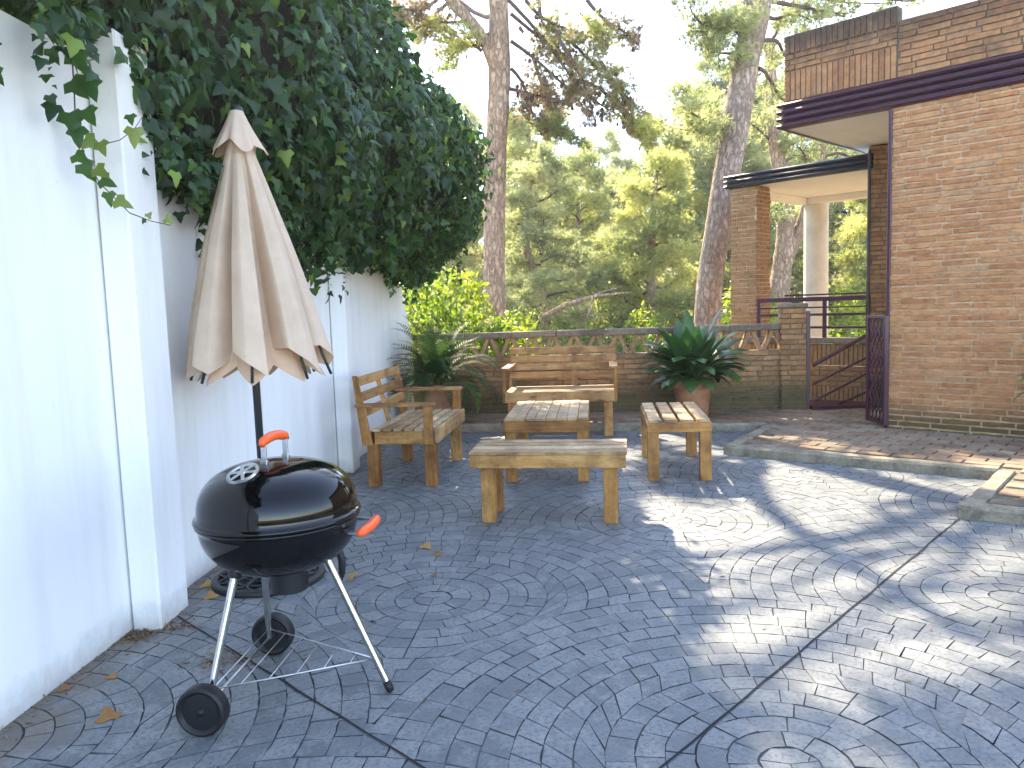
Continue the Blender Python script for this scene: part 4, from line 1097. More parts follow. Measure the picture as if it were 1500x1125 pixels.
# trough with fronds
fp_ = thing("potted_palm", "terracotta planter of dark feathery fronds behind the side bench", "potted plant", (-.80, 8.42, TZ), R(-7))
mb = MB()
for (z0, z1, a, b) in ((0, .36, .185, .245), (.36, .43, .262, .268)):
    v = [(sx * r_, sy * r_ * .8, z) for z, r_ in ((z0, a), (z1, b)) for sx, sy in ((-1, -1), (1, -1), (1, 1), (-1, 1))]
    mb.add(v, [(3, 2, 1, 0), (4, 5, 6, 7), (0, 1, 5, 4), (1, 2, 6, 5), (2, 3, 7, 6), (3, 0, 4, 7)])
mb.build("pot", MAT['terracotta'], fp_)
V, Fc, RN = [], [], []
r = random.Random(5)
for i in range(110):
    az = i * 2.39996 + r.uniform(-.3, .3); inner = (i / 110); ang = R(88 - 66 * inner + r.uniform(-9, 9)); L = r.uniform(.62, .98) * (1.0 - .1 * inner); d = Vector((math.cos(az), math.sin(az), 0)); p = Vector((r.uniform(-.06, .06), r.uniform(-.06, .06), .42)); K = 30
    sd = Vector((-d.y, d.x, 0)); rn = r.random()
    for k in range(K):
        t = k / (K - 1); tv = d * math.cos(ang) + UP * math.sin(ang)
        p2 = p + tv * (L / K)
        if t > .14:
            ll = .135 * math.sin(min(1, (t - .10) / .9) ** .7 * math.pi * .94 + .12)
            nm = sd.cross(tv)
            for sg in (1, -1):
                q = (sd * sg * .86 + tv * .55 - nm * .18 + UP * r.uniform(-.10, .05)).normalized() * ll
                o = len(V); V += [tuple(p), tuple(p + tv * .011), tuple(p + q * .6 + tv * .010), tuple(p + q)]; Fc.append((o, o + 1, o + 2, o + 3)); RN.append(min(1, max(0, rn + r.uniform(-.2, .2))))
        o = len(V); V += [tuple(p - sd * .003), tuple(p + sd * .003), tuple(p2 + sd * .003), tuple(p2 - sd * .003)]; Fc.append((o, o + 1, o + 2, o + 3)); RN.append(.8)
        p = p2; ang -= (.030 + .05 * t) * (.6 + inner)
arr_mesh("fronds", np.array(V), np.array(Fc), np.array(RN), MAT['cycad'], fp_)

# ================================================================== IVY
iv = thing("ivy", "huge dark ivy mass spilling over the top of the white wall", "ivy", (-1.4, 5.5, 2.0))
IV_E = [(-1.80, .4, 2.82, .52, 1.2, .52), (-1.80, 1.9, 2.78, .46, 1.1, .50), (-1.72, 2.9, 2.88, .44, .7, .50), (-1.66, 3.70, 2.66, .25, .62, .80),
        (-1.52, 4.62, 2.72, .50, .66, .92), (-1.60, 4.1, 2.70, .33, .5, .86), (-1.50, 5.3, 2.72, .62, 1.0, 1.02), (-1.34, 6.3, 2.78, .72, 1.0, .98), (-1.10, 7.2, 2.62, .80, .95, .84), (-.98, 7.9, 2.42, .72, .75, .66), (-1.15, 8.6, 2.15, .45, .6, .50), (-1.9, 5.5, 3.3, .8, 1.6, .8), (-1.7, 7.0, 3.1, .8, 1.2, .6)]
def ivy_keep(P):
    x = P[:, 0]; y = P[:, 1]; z = P[:, 2]
    return ((x > wx(y) + .02) | (z > 2.40)) & (((x + 1.24) ** 2 + (y - 3.755) ** 2 > .17 ** 2) | (z > 2.38))
P_, N_ = ell_points(IV_E, 620, .93, keep=ivy_keep)
P2, N2 = ell_points(IV_E, 420, .86, inner=.80, keep=ivy_keep)
# loose hanging sprays along the lower edge
hang = []; hn = []
for i in range(150):
    y = rng.uniform(.6, 8.7); x = wx(y) + rng.uniform(.03, .32 if y < 4.4 else .42); z0 = (2.34 if y < 3.3 else (1.98 if y < 6 else 1.90 if y < 8 else 1.75)) + rng.uniform(-.02, .12); L = rng.uniform(.05, .26) * (.5 if y < 3.4 else 1)
    for k in range(int(L / .022) + 1):
        hang.append((x + rng.uniform(-.03, .03), y + rng.uniform(-.03, .03), z0 - k * .022)); hn.append((1, rng.uniform(-1, .2), .3))
for i in range(230):
    j = rng.randrange(len(P_)); p0 = P_[j]; n0 = N_[j]
    if n0[0] < .1 and n0[1] > -.2: continue
    L = rng.uniform(.12, .45); dy = rng.uniform(-.25, .25)
    for k in range(int(L / .03)):
        if (p0[0] + 1.24) ** 2 + (p0[1] - 3.755) ** 2 < .16: break
        hang.append((p0[0] + n0[0] * .06 + rng.gauss(0, .012), p0[1] + n0[1] * .06 + dy * k * .03 + rng.gauss(0, .015), p0[2] - k * .03)); hn.append((n0[0], n0[1] - .3, .35))
for (px, py) in [(300, 300 + 9 * k) for k in range(13)] + [(297, 318), (290, 412), (285, 414)]:   # thin trail running down beside the parasol
    p = at(px + rng.uniform(-5, 5), py, 4.02); hang.append((p.x, p.y, p.z)); hn.append((.6, -.9, .2))
PA = np.concatenate([P_, P2, np.array(hang)]); NA = np.concatenate([N_, N2, np.array(hn)])
n = len(PA); NA = norm(NA + nr.normal(size=(n, 3)) * .62 + np.array([0.15, -.12, .10]))
TA_ = np.tile(np.array([[0.1, -.1, -1.0]]), (n, 1)) + nr.normal(size=(n, 3)) * .55
S_ = np.clip(nr.normal(.066, .023, n), .024, .125); S_[len(P_) + len(P2):] *= .72
V, Fc = scatter(IVY_V, IVY_F, PA, NA, TA_, S_)
sun_tone = np.clip((PA[:, 1] - 5.2) / 2.5, 0, 1) * .22 + np.clip((PA[:, 2] - 2.5) / .9, 0, 1) * .10; tone = np.clip(nr.beta(1.5, 3.0, n) + sun_tone * nr.random(n), 0, 1); tone[nr.random(n) < .025] = 1.0  # sunlit green painted into leaf tone towards the far end and top
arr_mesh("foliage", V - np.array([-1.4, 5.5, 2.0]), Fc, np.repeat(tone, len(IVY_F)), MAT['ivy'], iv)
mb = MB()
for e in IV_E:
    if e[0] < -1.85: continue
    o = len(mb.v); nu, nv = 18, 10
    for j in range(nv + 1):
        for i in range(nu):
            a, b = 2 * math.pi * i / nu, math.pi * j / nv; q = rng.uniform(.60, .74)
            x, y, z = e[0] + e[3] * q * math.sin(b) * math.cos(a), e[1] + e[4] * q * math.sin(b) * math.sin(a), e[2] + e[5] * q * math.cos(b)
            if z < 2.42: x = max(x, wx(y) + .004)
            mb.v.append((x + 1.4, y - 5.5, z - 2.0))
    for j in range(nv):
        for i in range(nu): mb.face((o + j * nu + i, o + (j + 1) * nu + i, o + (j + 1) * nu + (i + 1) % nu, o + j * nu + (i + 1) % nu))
mb.build("stems", MAT['ivy_core'], iv)  # solid dark hull standing in for inner stems and the shade between leaves
# a single hanging tendril in front of the near wall panel
VY = 2.93
vine = thing("ivy_tendril", "single ivy tendril dangling in front of the wall beside the first pilaster", "ivy tendril", at(105, 60, VY))
vo = vine.location.copy()
mb = MB()
stem = [(104, 40), (105, 75), (108, 120), (110, 165), (116, 205), (128, 238), (146, 268), (165, 287), (190, 312), (222, 324), (250, 330)]
mb.tube([at(px, py, VY + .004 * math.sin(i * 1.7)) - vo for i, (px, py) in enumerate(stem)], [.0028] * 6 + [.0022] * 3 + [.0016] * 2, 6)
mb.tube([at(px, py, VY) - vo for px, py in ((120, 212), (150, 212), (176, 205), (196, 190), (208, 172))], [.002, .0018, .0016, .0014, .0012], 6)
mb.build("stem", MAT['twig'], vine, True)
for (px, py, dx, dy, sz, tn) in ((108, 80, .55, .9, .115, 0), (104, 118, .75, .85, .125, 0), (128, 117, .35, 1, .115, 0), (124, 160, .6, 1, .105, .1), (102, 165, .25, .95, .13, 0), (112, 188, .1, 1, .10, 0), (124, 203, .85, .5, .095, .5), (146, 208, .3, .8, .075, .6), (196, 188, -.05, 1, .095, 1), (190, 168, .2, .9, .06, .1),
                             (110, 226, .7, .5, .085, .1), (120, 240, .5, .8, .10, 0), (140, 246, .75, .6, .085, .55), (148, 262, .9, .5, .085, .1), (158, 282, .1, .9, .07, 0), (170, 292, .8, .35, .085, .8), (216, 318, .5, -.6, .035, 1), (246, 326, .1, -.9, .05, 1)):
    p = at(px, py, VY - .012); rt = Vector((1, 0, 0)); tip = (rt * dx - UP * dy).normalized()
    nrm_ = Vector((rng.uniform(-.1, .5), -1, rng.uniform(-.1, .55)))
    V, Fc = scatter(IVY_V, IVY_F, np.array([p - vo]), np.array([nrm_]), np.array([tip]), np.array([sz * .80]))
    arr_mesh("leaf", V, Fc, np.full(len(Fc), tn if tn >= .5 else rng.uniform(.45, .72)), MAT['ivy_new'] if tn >= .5 else MAT['ivy'], vine)

# ================================================================== TREES
def limb(mb, a, b, r0, r1, n=7, bend=.08, seed=None, sag=0.0, sides=7):
    a, b = Vector(a), Vector(b); L = (b - a).length; rr = random.Random(seed if seed is not None else rng.random())
    o1 = Vector((rr.uniform(-1, 1), rr.uniform(-1, 1), rr.uniform(-1, 1))) * L * bend; o2 = Vector((rr.uniform(-1, 1), rr.uniform(-1, 1), rr.uniform(-1, 1))) * L * bend * .6
    pts = []
    for i in range(n + 1):
        t = i / n; pts.append(a.lerp(b, t) + o1 * math.sin(t * math.pi) + o2 * math.sin(t * 2 * math.pi) - UP * sag * L * math.sin(t * math.pi))
    mb.tube(pts, [r0 + (r1 - r0) * (i / n) for i in range(n + 1)], sides, cap=False)
    return pts
def trunk(pts, rads, seed, sides=22, flare=True, rough=.05):
    """smooth tapered trunk through control points with bark-scale unevenness"""
    pts = [Vector(p) for p in pts]; P = []; Rr = []
    n = 10
    for i in range(len(pts) - 1):
        p0, p1, p2, p3 = pts[max(i - 1, 0)], pts[i], pts[i + 1], pts[min(i + 2, len(pts) - 1)]
        for k in range(n):
            t = k / n
            P.append(.5 * ((2 * p1) + (p2 - p0) * t + (2 * p0 - 5 * p1 + 4 * p2 - p3) * t * t + (3 * p1 - p0 - 3 * p2 + p3) * t ** 3)); Rr.append(rads[i] + (rads[i + 1] - rads[i]) * t)
    P.append(pts[-1]); Rr.append(rads[-1])
    mb = MB(); mb.tube(P, Rr, sides, rough=rough); return mb
class Needles:
    def __init__(s): s.P = []; s.T = []
    def spray(s, a, b, n, jit, up=.35):
        a, b = Vector(a), Vector(b); d = (b - a)
        for i in range(n):
            t = rng.random() ** .75; p = a + d * t
            s.P.append((p.x + rng.gauss(0, jit), p.y + rng.gauss(0, jit), p.z + rng.gauss(0, jit * .8))); q = d.normalized()
            s.T.append((q.x + rng.gauss(0, .6), q.y + rng.gauss(0, .6), q.z + up + rng.gauss(0, .5)))
    def clump(s, c, r, n, sq=.7):
        for i in range(n):
            d = Vector((rng.gauss(0, 1), rng.gauss(0, 1), rng.gauss(0, 1))).normalized(); q = rng.random() ** .45
            s.P.append((c[0] + d.x * r * q, c[1] + d.y * r * q, c[2] + d.z * r * q * sq)); s.T.append((d.x + rng.gauss(0, .4), d.y + rng.gauss(0, .4), d.z * .6 + .5 + rng.gauss(0, .4)))
    def build(s, name, parent, mat, size=.16, tmpl=None, off=(0, 0, 0), rb=.5, kind=None):
        tmpl = tmpl or TUFT; P = np.array(s.P) - np.array(off); T = norm(np.array(s.T)); n = len(P)
        N = np.cross(T, nr.normal(size=(n, 3))); S = nr.uniform(.75, 1.25, n) * size
        V, Fc = scatter(tmpl[0], tmpl[1], P, N, T, S)
        # tone drifts from clump to clump and from tuft to tuft
        q = .5 + .22 * np.sin(P[:, 0] * 1.9 + P[:, 2] * 2.3 + rb * 9) + .16 * np.sin(P[:, 1] * 2.7 - P[:, 2] * 1.7) + nr.normal(0, .16, n)
        o = arr_mesh(name, V, Fc, np.repeat(np.clip(q, 0, 1), len(tmpl[1])), mat, parent)
        return o
def boughs(nd, mb, c0, c1, r0, nsub, sublen, ntuft, jit, bend=.1, sag=0.0, flat=.5, start=.3):
    """limb from c0 to c1 with side twigs that carry needle tufts"""
    pts = limb(mb, c0, c1, r0, r0 * .25, 8, bend, sag=sag)
    for k in range(nsub):
        t = start + (1 - start) * (k + rng.random()) / nsub; i = min(int(t * 8), 7); p = pts[i].lerp(pts[i + 1], t * 8 - i)
        d = (pts[i + 1] - pts[i]).normalized(); sd = d.cross(UP).normalized() * (1 if k % 2 else -1)
        v = (d * rng.uniform(.3, .9) + sd * rng.uniform(.4, 1) + UP * rng.uniform(-flat, flat)).normalized() * sublen * rng.uniform(.6, 1.2) * (1.1 - .5 * t)
        tp = limb(mb, p, p + v, r0 * .22, r0 * .06, 4, .1, sides=4)
        nd.spray(tp[1], tp[-1], ntuft, jit)
        for _ in range(2):
            m_ = tp[rng.randint(1, 3)]; w = (v.normalized() + Vector((rng.gauss(0, .6), rng.gauss(0, .6), rng.gauss(0, .4)))).normalized() * v.length * .45
            tq = limb(mb, m_, m_ + w, r0 * .1, r0 * .04, 3, .1, sides=3); nd.spray(tq[0], tq[-1], max(2, ntuft // 3), jit)
    return pts
def ground_to_crown(gx, gy, z):
    """the point at height z whose sun shadow falls on (gx, gy)"""
    t = z / SUNV.z; return Vector((gx, gy, 0)) + SUNV * t

# ---- the forked pine left of centre
T1 = thing("pine_tree", "straight forked pine trunk rising between the ivy and the hanging boughs", "tree", (-.23, 13, -.5))
o1 = T1.location
def tloc(T, v): return [Vector(p) - T.location for p in v]
mb = trunk(tloc(T1, [(-.26, 13, -.7), (-.24, 13, 1.1), (-.235, 13, 1.9), (-.15, 13, 3.6), (-.03, 13, 5.2), (.0, 13.1, 7.0), (.15, 13.2, 9.2), (.2, 13.2, 11.2)]), [.24, .19, .178, .170, .176, .14, .10, .05], 1)
tk = mb.build("trunk", MAT['bark'], T1, True)
mb = trunk(tloc(T1, [(-.06, 13.0, 5.0), (-.24, 13, 5.55), (-.52, 13, 5.95), (-.82, 13, 6.30), (-1.3, 13, 7.2), (-1.7, 13, 8.6)]), [.10, .098, .092, .084, .07, .04], 2, 16); mb.build("limb", MAT['bark'], tk, True)
mb = trunk(tloc(T1, [(-.20, 13.0, 3.25), (-.36, 12.97, 3.62), (-.52, 12.95, 3.95)]), [.10, .085, .06], 3, 14); mb.build("limb", MAT['bark'], tk, True)
nd = Needles(); mb = MB(); rust = Needles()
A = lambda px, py, y: at(px, py, y)
# hanging boughs right of the trunk: sparse, brownish, full of cones
drop = [((748, 60, 13), (850, 150, 12.6)), ((770, 0, 13), (880, 60, 12.4)), ((745, 0, 13), (938, 185, 12.2)), ((748, 100, 13), (800, 190, 12.8)), ((800, 40, 12.8), (900, 110, 12.3)), ((850, 120, 12.5), (945, 195, 12.1)), ((748, 20, 13), (835, 90, 13.2)), ((746, 130, 13), (830, 150, 12.9)), ((860, 0, 12.7), (930, 60, 12.5)), ((790, 0, 13.5), (850, 130, 13.6)), ((820, 60, 12.2), (870, 175, 12.1)), ((880, 90, 12.2), (925, 150, 11.9)), ((780, 80, 13.1), (815, 200, 13.0))]
cones = []
for a, b in drop:
    p = boughs(rust, mb, A(*a), A(*b), .034, 14, .50, 8, .05, .08, .03, .7, .15)
    for q in p[2:]:
        for _ in range(3): cones.append(q + Vector((rng.gauss(0, .07), rng.gauss(0, .07), -abs(rng.gauss(0, .06)))))
for a, b in (((930, 180, 12.1), (950, 205, 12.0)), ((790, 165, 12.9), (815, 195, 12.8)), ((850, 20, 12.6), (880, 50, 12.4)), ((905, 160, 12.2), (940, 200, 12.1)), ((775, 180, 12.9), (850, 205, 12.7))):
    boughs(nd, mb, A(*a), A(*b), .02, 9, .34, 12, .05, start=.0)
# boughs left of the fork and overhead
for a, b in (((715, 60, 13), (640, 40, 12.6)), ((690, 30, 13), (600, 20, 12.4)), ((705, 75, 13), (660, 62, 12.8)), ((660, 0, 13), (575, 60, 12.2)), ((650, -20, 13), (545, 30, 12.0)), ((660, 20, 13), (620, 55, 12.9)), ((640, 0, 12.6), (560, 15, 12.0)), ((700, 45, 13.2), (650, 95, 13.2))):
    boughs(nd if rng.random() < .55 else rust, mb, A(*a), A(*b), .03, 10, .42, 8, .05, .1, .02, .6, .2)
# the crown overhead, out of the picture: it throws the dappled shade on the patio
def shade(nd, mb, base, spots):
    for gx, gy, z, r_, k in spots:
        c = ground_to_crown(gx, gy, z)
        pts = limb(mb, base(z), c, .05, .02, 6, .08)
        for _ in range(5):
            w = Vector((rng.gauss(0, 1), rng.gauss(0, 1), rng.gauss(0, .5))).normalized() * r_ * .8
            limb(mb, c, c + w, .018, .006, 3, .1, sides=4)
        nd.clump(c, r_, int(k * r_ * r_ * 330), .75)
axis1 = lambda z: Vector((-.02 + .025 * (min(max(z - 1.2, 5.5), 10.8) - 5.5), 13.08, min(max(z - 1.2, 5.5), 10.8)))
SH1 = [(.0, 1.2, 9.5, .9, 1), (.9, 1.0, 9.0, .9, 1), (1.7, 1.5, 9.4, .75, .9), (-.6, 2.2, 8.6, .8, 1), (.3, 2.3, 8.2, .7, 1), (1.1, 2.0, 9.2, .55, .7), (2.4, 2.2, 9.6, .7, .9), (3.1, 2.9, 9.0, .6, .9), (-.3, 3.2, 8.0, .65, 1), 
       
       (3.6, 3.8, 8.6, .5, .8), (.8, 7.2, 7.0, .35, .6), (1.9, 7.2, 7.2, .4, .6), (.5, 1.7, 10.2, .8, .9), (1.6, .4, 9.8, 1.0, 1), (-.5, .8, 9.8, .9, 1), (2.8, .9, 9.9, 1.0, 1), (4.0, 2.0, 9.6, .9, 1), (.2, 4.0, 8.2, .5, .7), (.7, 2.35, 8.8, .4, .9), (1.2, 2.2, 9.3, .4, .9), (1.75, 2.15, 9.0, .4, .9), (2.2, 2.35, 9.4, .35, .8), (1.6, 1.9, 9.6, .5, 1), (2.2, 1.6, 9.2, .6, 1), (2.7, 2.45, 8.8, .35, .8), (1.95, 4.2, 8.1, .22, .8), (2.3, 4.15, 8.3, .26, .8), (2.65, 3.9, 8.4, .3, .8), (3.0, 3.5, 8.5, .34, .8), (3.3, 3.2, 8.6, .4, .9), (.15, 2.9, 8.4, .5, .9), (.6, 3.0, 8.6, .3, .6)]
shade(nd, mb, axis1, SH1)
mb.v = [tuple(Vector(v) - o1) for v in mb.v]; mb.build("branches", MAT['twig'], T1, True)
nd.build("crown", T1, MAT['needle_sun'], .125, TUFT_FINE, o1); rust.build("dry_needles", T1, MAT['needle_rust'], .125, TUFT_FINE, o1)
mb = MB()
for c in cones:
    n0 = len(mb.v); r_ = rng.uniform(.022, .036); mb.lathe([(.0005, -1.5 * r_), (.75 * r_, -.9 * r_), (r_, -.1 * r_), (.7 * r_, .8 * r_), (.0005, 1.3 * r_)], Vector(c) - o1, 6)
co_ = mb.build("cones", MAT['cone'], T1); co_['kind'] = 'stuff'

# ---- the leaning pine by the porch
T2 = thing("pine_tree", "thick grey pine trunk leaning right behind the strap-leaved pot plant", "tree", (2.9, 11.6, -.5)); o2 = T2.location
pts = [at(1036, 560, 11.6), at(1037, 445, 11.6), at(1052, 330, 11.6), at(1078, 180, 11.65), at(1093, 90, 11.7), at(1112, -10, 11.7), at(1125, -150, 11.8), at(1120, -300, 11.9), at(1100, -480, 12)]
mb = trunk([p - o2 for p in pts], [.215, .19, .185, .20, .19, .205, .16, .12, .06], 4, 22, True, .025); tk2 = mb.build("trunk", MAT['bark_grey'], T2, True)
nd = Needles(); mb = MB()
for a, b in (((1075, 190, 11.6), (1020, 190, 11.5)), ((1070, 195, 11.6), (1012, 165, 11.2)), ((1100, 60, 11.7), (1040, 20, 11.0)), ((1105, 20, 11.7), (1010, 10, 10.8)), ((1100, 90, 11.7), (1040, 75, 11.2)), ((1110, 0, 11.7), (1050, 45, 11.1)), ((1105, 30, 11.7), (1015, 45, 11.3)),
             ((1118, 20, 11.8), (1190, 30, 12.2)), ((1115, 60, 11.8), (1170, 90, 12.6)), ((1118, 0, 11.8), (1240, 20, 12.6)), ((1120, -20, 11.8), (1300, 5, 12.8)), ((1120, -30, 11.8), (1350, -10, 12.6)), ((1110, 100, 11.8), (1160, 150, 12.8))):
    boughs(nd, mb, A(*a), A(*b), .035, 11, .45, 10, .06, .1, .02, .6, .15)
axis2 = lambda z: Vector((3.9, 11.8, min(max(z - 1.0, 5.0), 8.2)))
SH2 = [(4.6, 4.4, 8.2, .6, .8), (5.0, 5.6, 7.8, .7, .9), (4.4, 2.8, 8.6, .8, 1), (5.2, 3.4, 8.6, .9, 1), (4.2, 5.8, 7.6, .35, .7), (5.8, 4.6, 8.0, .9, 1), (5.5, 1.8, 9, 1.0, 1), (6.3, 6.0, 7.4, .8, 1), (6.2, 3.0, 8.4, 1.0, 1)]
shade(nd, mb, axis2, SH2)
mb.v = [tuple(Vector(v) - o2) for v in mb.v]; mb.build("branches", MAT['twig'], T2, True)
nd.build("crown", T2, MAT['needle_olive'], .12, TUFT_FINE, o2)

# ---- the pale forked pine seen through the porch
T3 = thing("pine_tree", "pale pine with forking trunk, seen through the open porch", "tree", (6.0, 17, -.4)); o3 = T3.location
pts = [at(1138, 480, 17), at(1142, 420, 17), at(1150, 350, 17), at(1150, 280, 17), at(1136, 215, 17), at(1130, 140, 17), at(1128, 60, 17)]
mb = trunk([p - o3 for p in pts], [.25, .22, .19, .17, .15, .13, .10], 6, 16); tk3 = mb.build("trunk", MAT['bark'], T3, True)
mb = trunk([p - o3 for p in (at(1150, 390, 17), at(1168, 345, 17), at(1182, 300, 17), at(1200, 240, 17), at(1215, 170, 17))], [.13, .12, .105, .09, .06], 7, 12); mb.build("limb", MAT['bark'], tk3, True)
nd = Needles(); mb = MB()
for a, b in (((1136, 215, 17), (1080, 160, 16.5)), ((1140, 230, 17), (1190, 190, 17)), ((1132, 150, 17), (1190, 130, 17.5)), ((1130, 140, 17), (1075, 100, 17)), ((1210, 190, 17), (1260, 150, 17.5)), ((1205, 230, 17), (1260, 215, 17.5)), ((1128, 60, 17), (1160, 20, 17)), ((1130, 90, 17), (1190, 70, 17)), ((1150, 300, 17), (1110, 320, 16.5)), ((1128, 70, 17), (1080, 30, 17)), ((1195, 250, 17), (1170, 215, 16.6))):
    boughs(nd, mb, A(*a), A(*b), .04, 10, .65, 9, .09, .1, 0, .5, .2)
mb.v = [tuple(Vector(v) - o3) for v in mb.v]; mb.build("branches", MAT['twig'], T3, True); nd.build("crown", T3, MAT['needle_olive'], .15, TUFT_FINE, o3)

# ---- pines of the wood behind: four kinds, each copied
def pine_kind(seed, Ht, cb, spread, mat, lean=.0):
    global rng
    keep = rng; rng = random.Random(seed)
    T = empty("pine_tree")
    tp = [(0, 0, -.4), (lean * .3 + rng.uniform(-.1, .1), rng.uniform(-.1, .1), Ht * .3), (lean * .6 + rng.uniform(-.2, .2), rng.uniform(-.2, .2), Ht * .6), (lean, rng.uniform(-.2, .2), Ht * .97)]
    mb = trunk(tp, [.17, .14, .10, .03], seed, 12); mb.build("trunk", MAT['bark'], T, True)
    nd = Needles(); mb = MB(); nl = 24
    for i in range(nl):
        t = (i + rng.random()) / nl; z = cb + (Ht - cb) * t
        az = i * 2.4 + rng.uniform(-.5, .5); L = spread * (1.05 - .75 * t ** 1.3) * rng.uniform(.55, 1.15)
        k = z / Ht; base = Vector(tp[1]).lerp(Vector(tp[3]), min(max((z / Ht - .3) / .67, 0), 1)); base.z = z
        tip = base + Vector((math.cos(az) * L, math.sin(az) * L, L * rng.uniform(-.05, .45)))
        boughs(nd, mb, base, tip, .045, 16, .34 * spread, 16, .12, .1, 0.02, .5, .25)
    mb.build("branches", MAT['twig'], T, True)
    nd.build("crown", T, mat, .135, TUFT_FINE, rb=seed * .37)
    rng = keep
    return T
KINDS = [pine_kind(21, 7.5, 1.4, 2.0, MAT['needle_sun'], .5), pine_kind(22, 6.0, .8, 1.9, MAT['needle_olive'], -.3), pine_kind(23, 8.5, 2.4, 2.2, MAT['needle_olive'], .8), pine_kind(24, 5.0, .5, 1.7, MAT['needle_sun'], 0)]
KL = ["tall loose sunlit pine in the wood behind the patio", "bushy olive green pine in the wood behind the patio", "tall thin-crowned pine in the wood behind the patio", "short yellow-green pine in the wood behind the patio"]
# px of the foot, distance, kind, scale, turn
WOOD = [(690, 17, 1, .62, 0), (795, 19, 1, .80, 40), (850, 23, 0, .72, 90), (760, 25, 0, .98, 10), (905, 28, 1, .88, 200), (960, 19, 3, .92, 120), (1000, 24, 0, .98, 300), (1075, 22, 1, 1.1, 60), (640, 24, 2, .85, 150), (600, 30, 0, 1.05, 250), (1040, 30, 2, 1.15, 20), (700, 33, 1, 1.25, 110), (820, 36, 3, 1.4, 210), (930, 40, 1, 1.25, 320), (1150, 26, 0, 1.1, 75), (1230, 23, 1, .95, 140), (1290, 20, 3, .95, 190), (1210, 32, 2, 1.3, 15), (540, 36, 1, 1.4, 170), (870, 46, 0, 1.25, 33), (1010, 48, 1, 1.6, 77), (770, 50, 2, 1.3, 99), (1330, 34, 0, 1.4, 280), (1110, 42, 3, 2.0, 222), (660, 48, 0, 1.5, 18)]
first = [True] * 4
for px, Y, k, s_, tr_ in WOOD:
    p = at(px, 460, Y); o = KINDS[k] if first[k] else copy_tree(KINDS[k]); first[k] = False
    o.location = (p.x, Y, terrain(p.x, Y)); o.scale = (s_ * rng.uniform(.95, 1.1), s_ * rng.uniform(.95, 1.1), s_); o.rotation_euler = (0, 0, R(tr_))
    tag(o, KL[k], "tree", "pines in the wood behind the wall")

# ---- shrubs beyond the wall
def shrub(name, ells, mat, dens, size, label, loc, group=None, stems=True):
    T = thing(name, label, "shrub", loc, 0, group)
    P, N = ell_points(ells, dens, .8, inner=.55); n = len(P)
    N = norm(N + nr.normal(size=(n, 3)) * .7); Tt = N * .3 + nr.normal(size=(n, 3)) * .7 + np.array([0, 0, .3])
    V, Fc = scatter(OVAL_V, OVAL_F, P, N, Tt, np.clip(nr.normal(size, size * .25, n), size * .4, size * 1.8))
    q = np.clip(.45 + .2 * np.sin(P[:, 0] * 4.1 + P[:, 2] * 3.7) + nr.normal(0, .2, n), 0, 1)
    arr_mesh("foliage", V, Fc, np.repeat(q, len(OVAL_F)), mat, T)
    mb = MB()
    for e in ells:
        for _ in range(4): limb(mb, (rng.uniform(-.08, .08), rng.uniform(-.08, .08), -.1), (e[0] + rng.uniform(-.5, .5) * e[3], e[1] + rng.uniform(-.5, .5) * e[4], e[2] + rng.uniform(-.2, .6) * e[5]), .016, .005, 5, .1, sides=5)
    mb.build("stems", MAT['twig'], T, True)
    return T
shrub("leafy_shrub", [(0, 0, .9, .55, .5, .55), (.45, .1, .65, .5, .5, .5), (-.35, 0, 1.35, .4, .4, .5), (.1, .1, 1.5, .42, .4, .45), (.75, .2, .75, .4, .4, .5)], MAT['shrub_sun'], 620, .085, "bright yellow-green sunlit shrub between the white wall and the lattice wall", (-.78, 10.0, -.15))
shrub("leafy_shrub", [(0, 0, .75, .4, .35, .45), (.3, .05, .95, .32, .3, .4), (-.25, 0, .55, .35, .3, .4)], MAT['shrub_sun'], 640, .075, "yellow-tipped shrub peeping through the clay lattice behind the planter", (-.25, 9.6, -.1))
shrub("leafy_shrub", [(0, 0, 1.1, .6, .5, .75), (-.3, .3, 1.7, .5, .5, .5), (.5, .2, 1.0, .5, .5, .6)], MAT['shrub'], 420, .085, "dark green shrub behind the end of the white wall, under the ivy", (-1.05, 11.2, -.3))
sk = [shrub("undergrowth_shrub", [(0, 0, .6, .8, .8, .65), (.6, .2, .5, .6, .6, .5), (-.5, .3, .8, .55, .6, .6)], MAT['shrub'], 200, .12, "rounded green bush in the undergrowth beyond the lattice wall", (0, 0, 0)),
      shrub("undergrowth_shrub", [(0, 0, .8, .7, .7, .8), (.3, .2, 1.4, .5, .5, .6), (-.5, 0, .7, .6, .6, .6)], MAT['shrub_sun'], 170, .12, "tall sunny yellow-green bush in the undergrowth beyond the lattice wall", (0, 0, 0))]
BUSH = [(800, 12.6, 1, .45), (870, 13.4, 0, .6), (930, 12.2, 1, .5), (985, 13.0, 0, .55), (700, 14.5, 1, .7), (840, 17, 0, .9), (905, 19, 0, .9), (960, 16, 1, .7), (1010, 18, 0, 1.0), (770, 20, 0, 1.1), (860, 26, 1, 1.2), (940, 28, 0, 1.5), (1090, 15, 1, 1.0), (1160, 19, 0, 1.2), (1225, 16, 1, 1.05), (1255, 15.0, 1, .9), (1200, 24, 0, 1.6), (650, 20, 0, 1.3), (600, 16, 0, 1.0), (1280, 22, 0, 1.5), (740, 30, 0, 1.7), (820, 33, 1, 1.4), (1000, 34, 0, 2.0), (900, 38, 0, 2.2), (1060, 26, 0, 1.4)]
ff = [True, True]
LB = ["rounded green bush in the undergrowth beyond the lattice wall", "tall sunny yellow-green bush in the undergrowth beyond the lattice wall"]
